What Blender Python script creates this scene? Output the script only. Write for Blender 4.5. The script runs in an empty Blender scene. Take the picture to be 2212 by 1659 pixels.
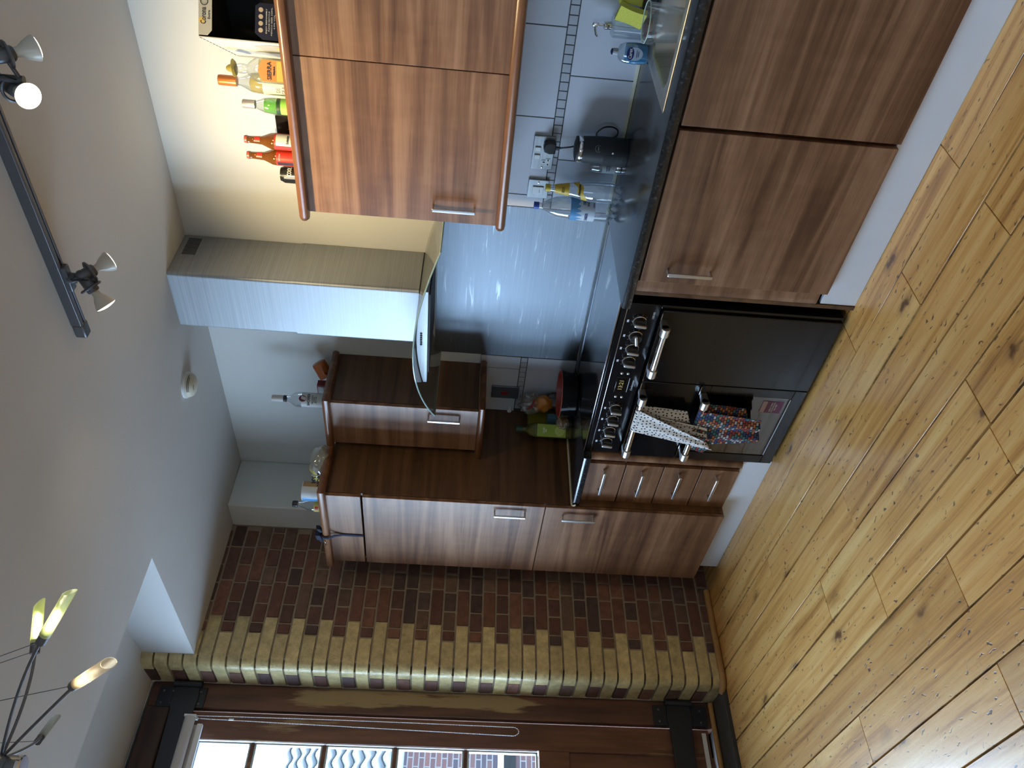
import bpy, bmesh, math, random
from mathutils import Vector, Matrix
S = bpy.context.scene
COL = S.collection
PI = math.pi
random.seed(7)

# ------------------------------------------------------------------ camera
# the phone was held sideways: world up points to the left of the frame
cam = bpy.data.cameras.new('camera'); cam.sensor_fit = 'HORIZONTAL'; cam.sensor_width = 36.0
cam.lens = 27.460; cam.clip_start = 0.02; cam.clip_end = 200
camo = bpy.data.objects.new('camera', cam); COL.objects.link(camo)
Fv = Vector((-0.71353067, 0.69757519, -0.06529047))
Rv = Vector((0.69451741, 0.71651056, 0.06525483))
Uv = Vector((-0.09230147, -0.00121595, 0.99573037))
Xa, Ya, Za = -Uv, Rv, -Fv
camo.matrix_world = Matrix(((Xa.x, Ya.x, Za.x, 3.92742), (Xa.y, Ya.y, Za.y, -2.88054), (Xa.z, Ya.z, Za.z, 1.49710), (0, 0, 0, 1)))
S.camera = camo

# ------------------------------------------------------------------ world, daylight, exposure
w = bpy.data.worlds.new('world'); S.world = w; w.use_nodes = True
nt = w.node_tree; nt.nodes.clear()
wo = nt.nodes.new('ShaderNodeOutputWorld'); bg = nt.nodes.new('ShaderNodeBackground')
bg.inputs['Color'].default_value = (0.53, 0.74, 1.0, 1); bg.inputs['Strength'].default_value = 34.0
# the sky is brightest on the far side of the loading door, dimmer behind the house
tc = nt.nodes.new('ShaderNodeTexCoord'); sx_ = nt.nodes.new('ShaderNodeSeparateXYZ'); mr_ = nt.nodes.new('ShaderNodeMapRange')
mr_.inputs[1].default_value = -.25; mr_.inputs[2].default_value = .25; mr_.inputs[3].default_value = 30.0; mr_.inputs[4].default_value = 3.0
nt.links.new(tc.outputs['Generated'], sx_.inputs[0]); nt.links.new(sx_.outputs[0], mr_.inputs[0]); nt.links.new(mr_.outputs[0], bg.inputs[1])
nt.links.new(bg.outputs[0], wo.inputs[0])
S.view_settings.view_transform = 'Standard'; S.view_settings.look = 'None'
S.view_settings.exposure = 0.16; S.view_settings.gamma = 1.0; S.view_settings.use_curve_mapping = False
S.cycles.max_bounces = 8; S.cycles.diffuse_bounces = 4; S.cycles.glossy_bounces = 4
S.cycles.transparent_max_bounces = 16; S.cycles.transmission_bounces = 4
S.cycles.caustics_reflective = False; S.cycles.caustics_refractive = False
S.cycles.sample_clamp_indirect = 4.0
S.cycles.use_adaptive_sampling = True; S.cycles.adaptive_threshold = 0.02
S.cycles.use_denoising = True

def portal(loc, rot, sx, sy):
    l = bpy.data.lights.new('window_daylight', 'AREA'); l.shape = 'RECTANGLE'; l.size = sx; l.size_y = sy
    l.cycles.is_portal = True
    o = bpy.data.objects.new('window_daylight', l); COL.objects.link(o); o.location = loc; o.rotation_euler = rot
portal((-0.34, -2.19, 1.84), (0, -PI/2, 0), 1.8, 1.75)
portal((3.5, -4.95, 1.80), (PI/2, 0, 0), .9, 1.1)

# ------------------------------------------------------------------ mesh helpers
class MB:
    def __init__(s): s.v = []; s.f = []; s.c = []
    def add(s, vs, fs, col=None):
        n = len(s.v); s.v += [tuple(p) for p in vs]
        for f in fs: s.f.append([n+i for i in f]); s.c.append(col)
        return s
    def box(s, x0, x1, y0, y1, z0, z1, col=None):
        if x0 > x1: x0, x1 = x1, x0
        if y0 > y1: y0, y1 = y1, y0
        if z0 > z1: z0, z1 = z1, z0
        return s.add([(x0,y0,z0),(x1,y0,z0),(x1,y1,z0),(x0,y1,z0),(x0,y0,z1),(x1,y0,z1),(x1,y1,z1),(x0,y1,z1)],
              [(0,3,2,1),(4,5,6,7),(0,1,5,4),(1,2,6,5),(2,3,7,6),(3,0,4,7)], col)
    def obox(s, c, ax, ay, az, hx, hy, hz, col=None):
        c, ax, ay, az = Vector(c), Vector(ax).normalized(), Vector(ay).normalized(), Vector(az).normalized()
        P = lambda i, j, k: c+ax*hx*i+ay*hy*j+az*hz*k
        return s.add([P(-1,-1,-1),P(1,-1,-1),P(1,1,-1),P(-1,1,-1),P(-1,-1,1),P(1,-1,1),P(1,1,1),P(-1,1,1)],
              [(0,3,2,1),(4,5,6,7),(0,1,5,4),(1,2,6,5),(2,3,7,6),(3,0,4,7)], col)
    def prism(s, poly, a0, a1, axis='z', col=None):
        """poly of 2-D points swept from a0 to a1 along axis ('x': (y,z), 'y': (x,z), 'z': (x,y))"""
        def M(p, a): return {'x': (a,p[0],p[1]), 'y': (p[0],a,p[1]), 'z': (p[0],p[1],a)}[axis]
        n = len(poly); vs = [M(p,a0) for p in poly]+[M(p,a1) for p in poly]
        fs = [tuple(range(n))[::-1], tuple(range(n,2*n))]+[(i,(i+1)%n,n+(i+1)%n,n+i) for i in range(n)]
        return s.add(vs, fs, col)
    def lathe(s, prof, o=(0,0,0), d=(0,0,1), seg=24, col=None, caps=True, a0=0, a1=2*PI):
        d = Vector(d).normalized(); t = Vector((1,0,0)) if abs(d.x) < .9 else Vector((0,1,0))
        u = (t-d*t.dot(d)).normalized(); q = d.cross(u); o = Vector(o)
        full = abs(a1-a0-2*PI) < 1e-6; m = seg if full else seg+1
        vs = []
        for r, z in prof:
            for k in range(m):
                a = a0+(a1-a0)*k/seg; vs.append(o+d*z+(u*math.cos(a)+q*math.sin(a))*r)
        fs = []
        for i in range(len(prof)-1):
            for k in range(seg):
                k2 = (k+1) % m if full else k+1
                fs.append((i*m+k, i*m+k2, (i+1)*m+k2, (i+1)*m+k))
        if caps and full:
            if prof[0][0] > 1e-5: fs.append(tuple(range(m))[::-1])
            if prof[-1][0] > 1e-5: fs.append(tuple(range((len(prof)-1)*m, len(prof)*m)))
        return s.add(vs, fs, col)
    def cyl(s, a, b, r, seg=16, col=None, r2=None):
        a, b = Vector(a), Vector(b); L = (b-a).length
        return s.lathe([(r,0),(r if r2 is None else r2,L)], a, b-a, seg, col)
    def tube(s, pts, r, seg=8, col=None, closed=False):
        pts = [Vector(p) for p in pts]; n = len(pts)
        vs = []; prev = None
        for i, p in enumerate(pts):
            if closed: t = (pts[(i+1) % n]-pts[i-1]).normalized()
            else: t = (pts[min(i+1,n-1)]-pts[max(i-1,0)]).normalized()
            if prev is None:
                g = Vector((0,0,1)) if abs(t.z) < .9 else Vector((1,0,0)); u = (g-t*g.dot(t)).normalized()
            else: u = (prev-t*prev.dot(t)).normalized()
            prev = u; q = t.cross(u); rr = r[i] if isinstance(r, (list, tuple)) else r
            for k in range(seg):
                a = 2*PI*k/seg; vs.append(p+(u*math.cos(a)+q*math.sin(a))*rr)
        fs = []
        for i in range(n if closed else n-1):
            j = (i+1) % n
            for k in range(seg): fs.append((i*seg+k, i*seg+(k+1) % seg, j*seg+(k+1) % seg, j*seg+k))
        if not closed: fs += [tuple(range(seg))[::-1], tuple(range((n-1)*seg, n*seg))]
        return s.add(vs, fs, col)
    def grid(s, fn, nu, nv, col=None):
        vs = [fn(i/nu, j/nv) for j in range(nv+1) for i in range(nu+1)]
        fs = [(j*(nu+1)+i, j*(nu+1)+i+1, (j+1)*(nu+1)+i+1, (j+1)*(nu+1)+i) for j in range(nv) for i in range(nu)]
        return s.add(vs, fs, col)

WL = {}
def build(name, mb, mat, parent=None, bev=0, seg=2, smooth=False, solid=0, sub=0, label=None, local=False):
    off = Vector((0,0,0)) if (parent is None or local) else WL.get(parent.name, Vector((0,0,0)))
    me = bpy.data.meshes.new(name)
    me.from_pydata([tuple(Vector(p)-off) for p in mb.v], [], mb.f)
    if any(c is not None for c in mb.c):
        at = me.color_attributes.new('tint', 'FLOAT_COLOR', 'CORNER'); i = 0
        for p, c in zip(mb.f, mb.c):
            c = c or (1,1,1)
            for vi in p:
                al = c[3] if len(c) > 3 else 1.0
                if isinstance(al, tuple): al = (mb.v[vi][1]-al[0])/(al[1]-al[0])
                at.data[i].color = (c[0], c[1], c[2], al); i += 1
    me.update()
    bm = bmesh.new(); bm.from_mesh(me); bmesh.ops.recalc_face_normals(bm, faces=bm.faces); bm.to_mesh(me); bm.free()
    for mm in (mat if isinstance(mat, (list, tuple)) else [mat]): me.materials.append(mm)
    if smooth:
        me.polygons.foreach_set('use_smooth', [True]*len(me.polygons))
        me.set_sharp_from_angle(angle=math.radians(38))
    o = bpy.data.objects.new(name, me); COL.objects.link(o)
    if parent is not None: o.parent = parent
    WL[o.name] = off
    if solid: m = o.modifiers.new('solid', 'SOLIDIFY'); m.thickness = solid; m.offset = 0
    if sub: m = o.modifiers.new('sub', 'SUBSURF'); m.levels = sub; m.render_levels = sub
    if bev:
        m = o.modifiers.new('bevel', 'BEVEL'); m.width = bev; m.segments = seg; m.limit_method = 'ANGLE'; m.angle_limit = math.radians(35)
        me.polygons.foreach_set('use_smooth', [True]*len(me.polygons)); me.set_sharp_from_angle(angle=math.radians(30))
    if label: o['label'] = label
    return o
def tag(o, label, cat, group=None):
    o['label'] = label; o['category'] = cat
    if group: o['group'] = group
    return o
def thing(name, label, cat, loc=(0,0,0), group=None, rot=(0,0,0)):
    o = bpy.data.objects.new(name, None); COL.objects.link(o); o.location = loc; o.rotation_euler = rot
    o.empty_display_size = .05; WL[o.name] = Vector(loc); return tag(o, label, cat, group)
def struct(name, mb, mat, parent=None, **k):
    o = build(name, mb, mat, parent, **k)
    if parent is None: o['kind'] = 'structure'
    return o
def copy_tree(o, parent=None):
    c = o.copy(); COL.objects.link(c)
    if parent is not None: c.parent = parent
    for ch in list(o.children): copy_tree(ch, c)
    return c
FONT = None
def text(name, body, size, loc, xdir, ydir, mat, parent, width=None, depth=.0004, shear=0, bold=0):
    """lettering: baseline start at loc, reading along xdir, upright along ydir"""
    cu = bpy.data.curves.new(name, 'FONT'); cu.body = body; cu.size = size; cu.extrude = depth; cu.shear = shear; cu.offset = bold
    cu.align_x = 'CENTER'; cu.align_y = 'CENTER'; cu.resolution_u = 2
    to = bpy.data.objects.new(name, cu); COL.objects.link(to)
    dg = bpy.context.evaluated_depsgraph_get()
    me = bpy.data.meshes.new_from_object(to.evaluated_get(dg)); bpy.data.objects.remove(to); me.name = name
    x = Vector(xdir).normalized(); y = Vector(ydir).normalized(); z = x.cross(y); off = WL.get(parent.name, Vector((0,0,0)))
    sx = 1.0
    if width:
        xs = [v.co.x for v in me.vertices]
        if xs: sx = width/max(1e-6, max(xs)-min(xs))
    for v in me.vertices: v.co = Vector(loc)+x*v.co.x*sx+y*v.co.y+z*v.co.z-off
    me.materials.clear(); me.materials.append(mat)
    o = bpy.data.objects.new(name, me); COL.objects.link(o); o.parent = parent; return o
def curved_text(name, body, size, c, R, z, ang, mat, parent, width, depth=.0004, shear=0, vertical=False, bold=0):
    """lettering wrapped on an upright cylinder of radius R round c, centred at angle ang"""
    o = text(name, body, size, (0,0,0), (1,0,0), (0,1,0), mat, parent, width, depth, shear, bold)
    off = WL.get(parent.name, Vector((0,0,0)))
    for v in o.data.vertices:
        q = v.co+off; x, y = (q.x, q.y) if not vertical else (-q.y, q.x)
        a = ang+x/R; v.co = Vector((c[0]+math.cos(a)*(R+q.z+.0006), c[1]+math.sin(a)*(R+q.z+.0006), z+y))-off
    return o

def each(name, mbs, mat, parent, **k):
    return [build(name, m_, mat, parent, **k) for m_ in mbs]
def smooth_path(pts, n=6):
    pts = [Vector(p) for p in pts]; out = []
    for i in range(len(pts)-1):
        p0, p1, p2, p3 = pts[max(i-1,0)], pts[i], pts[i+1], pts[min(i+2,len(pts)-1)]
        for k in range(n):
            t = k/n; out.append(.5*((2*p1)+(p2-p0)*t+(2*p0-5*p1+4*p2-p3)*t*t+(3*p1-p0-3*p2+p3)*t**3))
    return out+[pts[-1]]

# ------------------------------------------------------------------ materials
def newmat(name):
    m = bpy.data.materials.new(name); m.use_nodes = True; t = m.node_tree; t.nodes.clear()
    out = t.nodes.new('ShaderNodeOutputMaterial'); b = t.nodes.new('ShaderNodeBsdfPrincipled'); t.links.new(b.outputs[0], out.inputs[0])
    return m, t, b
def nd(t, typ, **k):
    n = t.nodes.new(typ)
    for a, v in k.items():
        if a == 'op': n.operation = v
        elif a == 'bt': n.blend_type = v
        else: setattr(n, a, v)
    return n
def lk(t, a, b): t.links.new(a, b)
def mat(name, col, rough=.5, metal=0, noise=0.06, nscale=30, bump=0, emit=None, es=1, spec=None, coat=0, alpha=None, trans=0, aniso=0):
    m, t, b = newmat(name)
    b.inputs['Roughness'].default_value = rough; b.inputs['Metallic'].default_value = metal
    if spec is not None: b.inputs['Specular IOR Level'].default_value = spec
    if coat: b.inputs['Coat Weight'].default_value = coat; b.inputs['Coat Roughness'].default_value = .06
    if trans: b.inputs['Transmission Weight'].default_value = trans
    n = nd(t, 'ShaderNodeTexNoise'); n.inputs['Scale'].default_value = nscale; n.inputs['Detail'].default_value = 4
    g = nd(t, 'ShaderNodeNewGeometry'); lk(t, g.outputs['Position'], n.inputs['Vector'])
    mx = nd(t, 'ShaderNodeMix', data_type='RGBA'); mx.inputs[6].default_value = tuple(c*(1-noise) for c in col)+(1,)
    mx.inputs[7].default_value = tuple(min(1, c*(1+noise)) for c in col)+(1,)
    lk(t, n.outputs[0], mx.inputs[0]); lk(t, mx.outputs[2], b.inputs['Base Color'])
    if bump:
        bp = nd(t, 'ShaderNodeBump'); bp.inputs['Strength'].default_value = bump; bp.inputs['Distance'].default_value = .002
        lk(t, n.outputs[0], bp.inputs['Height']); lk(t, bp.outputs[0], b.inputs['Normal'])
    if emit: b.inputs['Emission Color'].default_value = tuple(emit)+(1,); b.inputs['Emission Strength'].default_value = es
    return m
def ramp(t, stops):
    r = nd(t, 'ShaderNodeValToRGB'); e = r.color_ramp.elements
    while len(e) < len(stops): e.new(.5)
    for x, (p, c) in zip(e, stops): x.position = p; x.color = tuple(c)+(1,) if len(c) == 3 else c
    return r
def pos_scaled(t, sx, sy, sz, rnd=True, add=(0,0,0)):
    g = nd(t, 'ShaderNodeNewGeometry'); mp = nd(t, 'ShaderNodeMapping'); mp.inputs['Scale'].default_value = (sx, sy, sz); mp.inputs['Location'].default_value = add
    if rnd:
        oi = nd(t, 'ShaderNodeObjectInfo'); vm = nd(t, 'ShaderNodeVectorMath', op='MULTIPLY_ADD')
        lk(t, oi.outputs['Random'], vm.inputs[0]); vm.inputs[1].default_value = (7, 5, 11); lk(t, g.outputs['Position'], vm.inputs[2]); lk(t, vm.outputs[0], mp.inputs[0])
    else: lk(t, g.outputs['Position'], mp.inputs[0])
    return mp.outputs[0]
def laminate(name, tones, axis='x', rough=.38):
    m, t, b = newmat(name)
    s = {'x': (.7, 13, 13), 'y': (13, .7, 13), 'z': (13, 13, .7)}[axis]
    p = pos_scaled(t, *s)
    n1 = nd(t, 'ShaderNodeTexNoise'); n1.inputs['Scale'].default_value = .9; n1.inputs['Detail'].default_value = 3; n1.inputs['Distortion'].default_value = 1.3; lk(t, p, n1.inputs['Vector'])
    fine = pos_scaled(t, *[{.7: 3.0, 13: 110}[k] for k in s])
    n2 = nd(t, 'ShaderNodeTexNoise'); n2.inputs['Scale'].default_value = 1.6; n2.inputs['Detail'].default_value = 5; n2.inputs['Roughness'].default_value = .65; lk(t, fine, n2.inputs['Vector'])
    fig = pos_scaled(t, *[{.7: 16, 13: 6}[k] for k in s])          # cross-grain figure of the walnut print
    n3 = nd(t, 'ShaderNodeTexNoise'); n3.inputs['Scale'].default_value = 1.5; n3.inputs['Detail'].default_value = 2; lk(t, fig, n3.inputs['Vector'])
    a = nd(t, 'ShaderNodeMath', op='MULTIPLY_ADD'); lk(t, n2.outputs[0], a.inputs[0]); a.inputs[1].default_value = .32; lk(t, n1.outputs[0], a.inputs[2])
    a2 = nd(t, 'ShaderNodeMath', op='MULTIPLY_ADD'); lk(t, n3.outputs[0], a2.inputs[0]); a2.inputs[1].default_value = .12; lk(t, a.outputs[0], a2.inputs[2])
    r = ramp(t, [(.50, tones[0]), (.71, tones[1]), (.93, tones[2])]); lk(t, a2.outputs[0], r.inputs[0])
    lk(t, r.outputs[0], b.inputs['Base Color']); b.inputs['Roughness'].default_value = rough
    return m
M = {}
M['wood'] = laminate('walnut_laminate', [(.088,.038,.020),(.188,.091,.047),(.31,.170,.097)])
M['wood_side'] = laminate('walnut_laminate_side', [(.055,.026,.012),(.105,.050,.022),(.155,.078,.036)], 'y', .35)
M['mould'] = laminate('walnut_moulding', [(.07,.025,.010),(.15,.060,.026),(.24,.11,.05)], 'x', .28)
M['inside'] = mat('shadow_gap_board', (.05,.02,.01), .7)
M['plaster'] = mat('white_plaster', (.70,.70,.67), .75, noise=.03, nscale=6, bump=.05)
M['ceilpaint'] = mat('ceiling_paint', (.60,.585,.57), .85, noise=.03, nscale=5, bump=.05)
M['plinth'] = mat('pale_plinth_board', (.74,.79,.87), .5, noise=.05, nscale=8)
M['tile'] = mat('grey_white_tile', (.58,.60,.66), .22, noise=.04, nscale=7)
M['mosaic'] = mat('mosaic_tile', (.44,.455,.50), .3, noise=.15, nscale=25)
M['grout'] = mat('grout', (.06,.055,.055), .8)
M['seal'] = mat('cream_sealant', (.72,.66,.50), .45)
M['white'] = mat('white_plastic', (.75,.77,.78), .35)
M['black'] = mat('black_plastic', (.012,.013,.015), .35)
M['blackmatt'] = mat('black_matt', (.015,.015,.017), .6)
M['enamel'] = mat('black_enamel', (.005,.005,.006), .18, coat=.08, spec=.4)
M['darkglass'] = mat('black_ceramic_glass', (.004,.0045,.005), .07, spec=1.0)
M['chrome'] = mat('chrome', (.75,.75,.77), .12, 1)
M['satin'] = mat('satin_nickel', (.62,.62,.63), .32, 1)
M['gunmetal'] = mat('grey_track_metal', (.13,.135,.15), .42, .6)
M['darkiron'] = mat('black_iron_strap', (.010,.013,.022), .5, bump=.3, nscale=60)
def steel(name, col=(.50,.52,.55), rough=.30, sc=(1.5, 1.5, 220), scratch=0):
    m, t, b = newmat(name)
    n = nd(t, 'ShaderNodeTexNoise'); n.inputs['Scale'].default_value = 1; n.inputs['Detail'].default_value = 3; lk(t, pos_scaled(t, *sc), n.inputs['Vector'])
    r = ramp(t, [(.3, tuple(c*.85 for c in col)), (.7, tuple(min(1,c*1.1) for c in col))]); lk(t, n.outputs[0], r.inputs[0]); lk(t, r.outputs[0], b.inputs['Base Color'])
    b.inputs['Metallic'].default_value = 1; b.inputs['Anisotropic'].default_value = .25; b.inputs['Anisotropic Rotation'].default_value = .25
    tg = nd(t, 'ShaderNodeTangent', direction_type='RADIAL', axis='Z'); lk(t, tg.outputs[0], b.inputs['Tangent'])
    mr = nd(t, 'ShaderNodeMapRange'); mr.inputs[3].default_value = rough*.8; mr.inputs[4].default_value = rough*1.25; lk(t, n.outputs[0], mr.inputs[0]); lk(t, mr.outputs[0], b.inputs['Roughness'])
    bm_ = nd(t, 'ShaderNodeBump'); bm_.inputs['Strength'].default_value = .25 if scratch else .06; bm_.inputs['Distance'].default_value = .0001
    if scratch:
        n2 = nd(t, 'ShaderNodeTexNoise'); n2.inputs['Scale'].default_value = 1; n2.inputs['Detail'].default_value = 6; n2.inputs['Distortion'].default_value = .8; lk(t, pos_scaled(t, 5, 5, 60), n2.inputs['Vector'])
        rsx = ramp(t, [(.615, (0,0,0)), (.68, (1,1,1))]); lk(t, n2.outputs[0], rsx.inputs[0])
        n3 = nd(t, 'ShaderNodeTexNoise'); n3.inputs['Scale'].default_value = 2.6; n3.inputs['Detail'].default_value = 3; lk(t, pos_scaled(t, 1, 1, 1, False), n3.inputs['Vector'])
        rs3 = ramp(t, [(.40, (0,0,0)), (.65, (.8,.8,.8))]); lk(t, n3.outputs[0], rs3.inputs[0])
        ms3 = nd(t, 'ShaderNodeMath', op='MULTIPLY'); lk(t, rsx.outputs[0], ms3.inputs[0]); lk(t, rs3.outputs[0], ms3.inputs[1])
        mc3 = nd(t, 'ShaderNodeMix', data_type='RGBA'); lk(t, ms3.outputs[0], mc3.inputs[0]); lk(t, r.outputs[0], mc3.inputs[6]); mc3.inputs[7].default_value = (.62,.66,.70,1); lk(t, mc3.outputs[2], b.inputs['Base Color'])
        ad = nd(t, 'ShaderNodeMath', op='ADD'); lk(t, n.outputs[0], ad.inputs[0]); lk(t, n2.outputs[0], ad.inputs[1]); lk(t, ad.outputs[0], bm_.inputs['Height'])
    else: lk(t, n.outputs[0], bm_.inputs['Height'])
    lk(t, bm_.outputs[0], b.inputs['Normal'])
    return m
M['steel'] = steel('brushed_steel', (.40,.415,.43), .52)
M['steel_splash'] = steel('brushed_steel_sheet', (.24,.27,.31), .50, scratch=1)
M['sink'] = steel('sink_steel', (.46,.45,.42), .42, (3, 90, 3))
def worktop_mat():
    m, t, b = newmat('black_speckled_worktop')
    v = nd(t, 'ShaderNodeTexNoise'); v.inputs['Scale'].default_value = 90; v.inputs['Detail'].default_value = 5; g = nd(t, 'ShaderNodeNewGeometry'); lk(t, g.outputs['Position'], v.inputs['Vector'])
    r = ramp(t, [(.35, (.006,.007,.009)), (.62, (.018,.02,.024)), (.74, (.06,.065,.07))]); lk(t, v.outputs[0], r.inputs[0]); lk(t, r.outputs[0], b.inputs['Base Color'])
    b.inputs['Roughness'].default_value = .18; b.inputs['Specular IOR Level'].default_value = .6; return m
M['worktop'] = worktop_mat()
def clear(name, tint=(1,1,1), gloss=.10, rough=.03, dens=0.0):
    """thin clear glass or plastic: see-through with a Fresnel sheen"""
    m = bpy.data.materials.new(name); m.use_nodes = True; t = m.node_tree; t.nodes.clear()
    out = nd(t, 'ShaderNodeOutputMaterial'); tr = nd(t, 'ShaderNodeBsdfTransparent'); gl = nd(t, 'ShaderNodeBsdfGlossy'); mx = nd(t, 'ShaderNodeMixShader'); lw = nd(t, 'ShaderNodeLayerWeight')
    lw.inputs[0].default_value = gloss+.2; tr.inputs[0].default_value = tuple(tint)+(1,); gl.inputs['Roughness'].default_value = rough
    mr = nd(t, 'ShaderNodeMapRange'); mr.inputs[3].default_value = gloss*.5; mr.inputs[4].default_value = min(1, gloss*.5+.55); lk(t, lw.outputs['Facing'], mr.inputs[0])
    lk(t, mr.outputs[0], mx.inputs[0]); lk(t, tr.outputs[0], mx.inputs[1]); lk(t, gl.outputs[0], mx.inputs[2])
    if dens:
        df = nd(t, 'ShaderNodeBsdfDiffuse'); df.inputs[0].default_value = tuple(tint)+(1,); m2 = nd(t, 'ShaderNodeMixShader'); m2.inputs[0].default_value = dens
        lk(t, mx.outputs[0], m2.inputs[1]); lk(t, df.outputs[0], m2.inputs[2]); lk(t, m2.outputs[0], out.inputs[0])
    else: lk(t, mx.outputs[0], out.inputs[0])
    return m
M['pane'] = clear('window_glass', (.97,.99,1), .04)
M['clear'] = clear('clear_glass', (.90,.94,.96), .22, .04, .03)
M['pet'] = clear('clear_plastic', (.84,.90,.95), .30, .05, .16)
M['hoodglass'] = clear('smoked_hood_glass', (.62,.66,.66), .22, .05, .10)
M['amber'] = clear('brown_bottle_glass', (.36,.13,.012), .14, .03, .30)
M['greenglass'] = clear('green_bottle_glass', (.35,.85,.12), .10, .03, .40)
M['goldliq'] = clear('golden_spirit', (.95,.80,.35), .05, .03, .35)
M['blueliq'] = clear('blue_soap', (.02,.36,.70), .08, .03, .75)
M['ovenglass'] = clear('oven_door_glass', (.34,.33,.32), .10, .06, .0)
def tinted(name, rough=.8, bump=.4, bscale=90, gain=1.0, nz=.35):
    m, t, b = newmat(name)
    at = nd(t, 'ShaderNodeAttribute'); at.attribute_name = 'tint'; g = nd(t, 'ShaderNodeNewGeometry')
    n = nd(t, 'ShaderNodeTexNoise'); n.inputs['Scale'].default_value = 22; n.inputs['Detail'].default_value = 8; n.inputs['Roughness'].default_value = .7; lk(t, g.outputs['Position'], n.inputs['Vector'])
    r = ramp(t, [(.3, (1-nz,)*3), (.7, (1+nz,)*3)]); r.color_ramp.elements[1].color = (min(1.6,1+nz),)*3+(1,); lk(t, n.outputs[0], r.inputs[0])
    mx = nd(t, 'ShaderNodeMix', data_type='RGBA', blend_type='MULTIPLY'); mx.inputs[0].default_value = 1; lk(t, at.outputs['Color'], mx.inputs[6]); lk(t, r.outputs[0], mx.inputs[7]); lk(t, mx.outputs[2], b.inputs['Base Color'])
    n2 = nd(t, 'ShaderNodeTexNoise'); n2.inputs['Scale'].default_value = bscale; n2.inputs['Detail'].default_value = 6; lk(t, g.outputs['Position'], n2.inputs['Vector'])
    bp = nd(t, 'ShaderNodeBump'); bp.inputs['Strength'].default_value = bump; bp.inputs['Distance'].default_value = .004; lk(t, n2.outputs[0], bp.inputs['Height']); lk(t, bp.outputs[0], b.inputs['Normal'])
    lk(t, at.outputs['Alpha'], b.inputs['Roughness']); return m
M['brick'] = tinted('old_brick', .62, .5)
M['mortar'] = mat('old_mortar', (.30,.245,.18), .95, noise=.3, nscale=40, bump=.5)
def pine():
    m, t, b = newmat('worn_pine_boards')
    at = nd(t, 'ShaderNodeAttribute'); at.attribute_name = 'tint'
    g = nd(t, 'ShaderNodeNewGeometry')
    sh = nd(t, 'ShaderNodeVectorMath', op='MULTIPLY_ADD'); lk(t, at.outputs['Color'], sh.inputs[0]); sh.inputs[1].default_value = (37, 0, 19); lk(t, g.outputs['Position'], sh.inputs[2])
    def mp(sx, sy, src=sh.outputs[0]):
        k = nd(t, 'ShaderNodeMapping'); k.inputs['Scale'].default_value = (sx, sy, 1); lk(t, src, k.inputs[0]); return k.outputs[0]
    n1 = nd(t, 'ShaderNodeTexNoise'); n1.inputs['Scale'].default_value = 1; n1.inputs['Detail'].default_value = 4; n1.inputs['Distortion'].default_value = .5; lk(t, mp(1.6, 26), n1.inputs['Vector'])
    n2 = nd(t, 'ShaderNodeTexNoise'); n2.inputs['Scale'].default_value = 1; n2.inputs['Detail'].default_value = 4; lk(t, mp(4, 190), n2.inputs['Vector'])
    a = nd(t, 'ShaderNodeMath', op='MULTIPLY_ADD'); lk(t, n2.outputs[0], a.inputs[0]); a.inputs[1].default_value = .35; lk(t, n1.outputs[0], a.inputs[2])
    r = ramp(t, [(.42, (.36,.165,.046)), (.64, (.66,.355,.105)), (.90, (.80,.52,.205))]); lk(t, a.outputs[0], r.inputs[0])
    # long brush of board tone
    sep = nd(t, 'ShaderNodeSeparateColor'); lk(t, at.outputs['Color'], sep.inputs[0])
    tone = ramp(t, [(0, (.78,.72,.66)), (.5, (1,.96,.90)), (1, (1,1,1))]); lk(t, sep.outputs[1], tone.inputs[0])
    m1 = nd(t, 'ShaderNodeMix', data_type='RGBA', blend_type='MULTIPLY'); m1.inputs[0].default_value = 1; lk(t, r.outputs[0], m1.inputs[6]); lk(t, tone.outputs[0], m1.inputs[7])
    ds = nd(t, 'ShaderNodeTexNoise'); ds.inputs['Scale'].default_value = 24; ds.inputs['Detail'].default_value = 5; lk(t, g.outputs['Position'], ds.inputs['Vector'])
    dv = nd(t, 'ShaderNodeVectorMath', op='MULTIPLY_ADD'); lk(t, ds.outputs['Color'], dv.inputs[0]); dv.inputs[1].default_value = (.05,.05,0); lk(t, sh.outputs[0], dv.inputs[2])
    # knots
    vk = nd(t, 'ShaderNodeTexVoronoi'); vk.inputs['Scale'].default_value = 1; vk.inputs['Randomness'].default_value = 1; lk(t, mp(2.6, 5.6, dv.outputs[0]), vk.inputs['Vector'])
    rk = ramp(t, [(0, (1,1,1)), (.06, (.85,.85,.85)), (.10, (.30,.30,.30)), (.19, (0,0,0))]); lk(t, vk.outputs['Distance'], rk.inputs[0])
    m2 = nd(t, 'ShaderNodeMix', data_type='RGBA'); lk(t, rk.outputs[0], m2.inputs[0]); lk(t, m1.outputs[2], m2.inputs[6]); m2.inputs[7].default_value = (.085,.028,.010,1)
    # dents, nail marks and dirt
    vd = nd(t, 'ShaderNodeTexVoronoi'); vd.inputs['Scale'].default_value = 1; lk(t, mp(17, 52, dv.outputs[0]), vd.inputs['Vector'])
    rd = ramp(t, [(0, (1,1,1)), (.10, (.9,.9,.9)), (.20, (0,0,0))]); lk(t, vd.outputs['Distance'], rd.inputs[0])
    nm = nd(t, 'ShaderNodeTexNoise'); nm.inputs['Scale'].default_value = 3.2; nm.inputs['Detail'].default_value = 3; lk(t, g.outputs['Position'], nm.inputs['Vector'])
    rm = ramp(t, [(.30, (.35,)*3), (.55, (1,)*3)]); lk(t, nm.outputs[0], rm.inputs[0])
    dm = nd(t, 'ShaderNodeMath', op='MULTIPLY'); lk(t, rd.outputs[0], dm.inputs[0]); lk(t, rm.outputs[0], dm.inputs[1])
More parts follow.
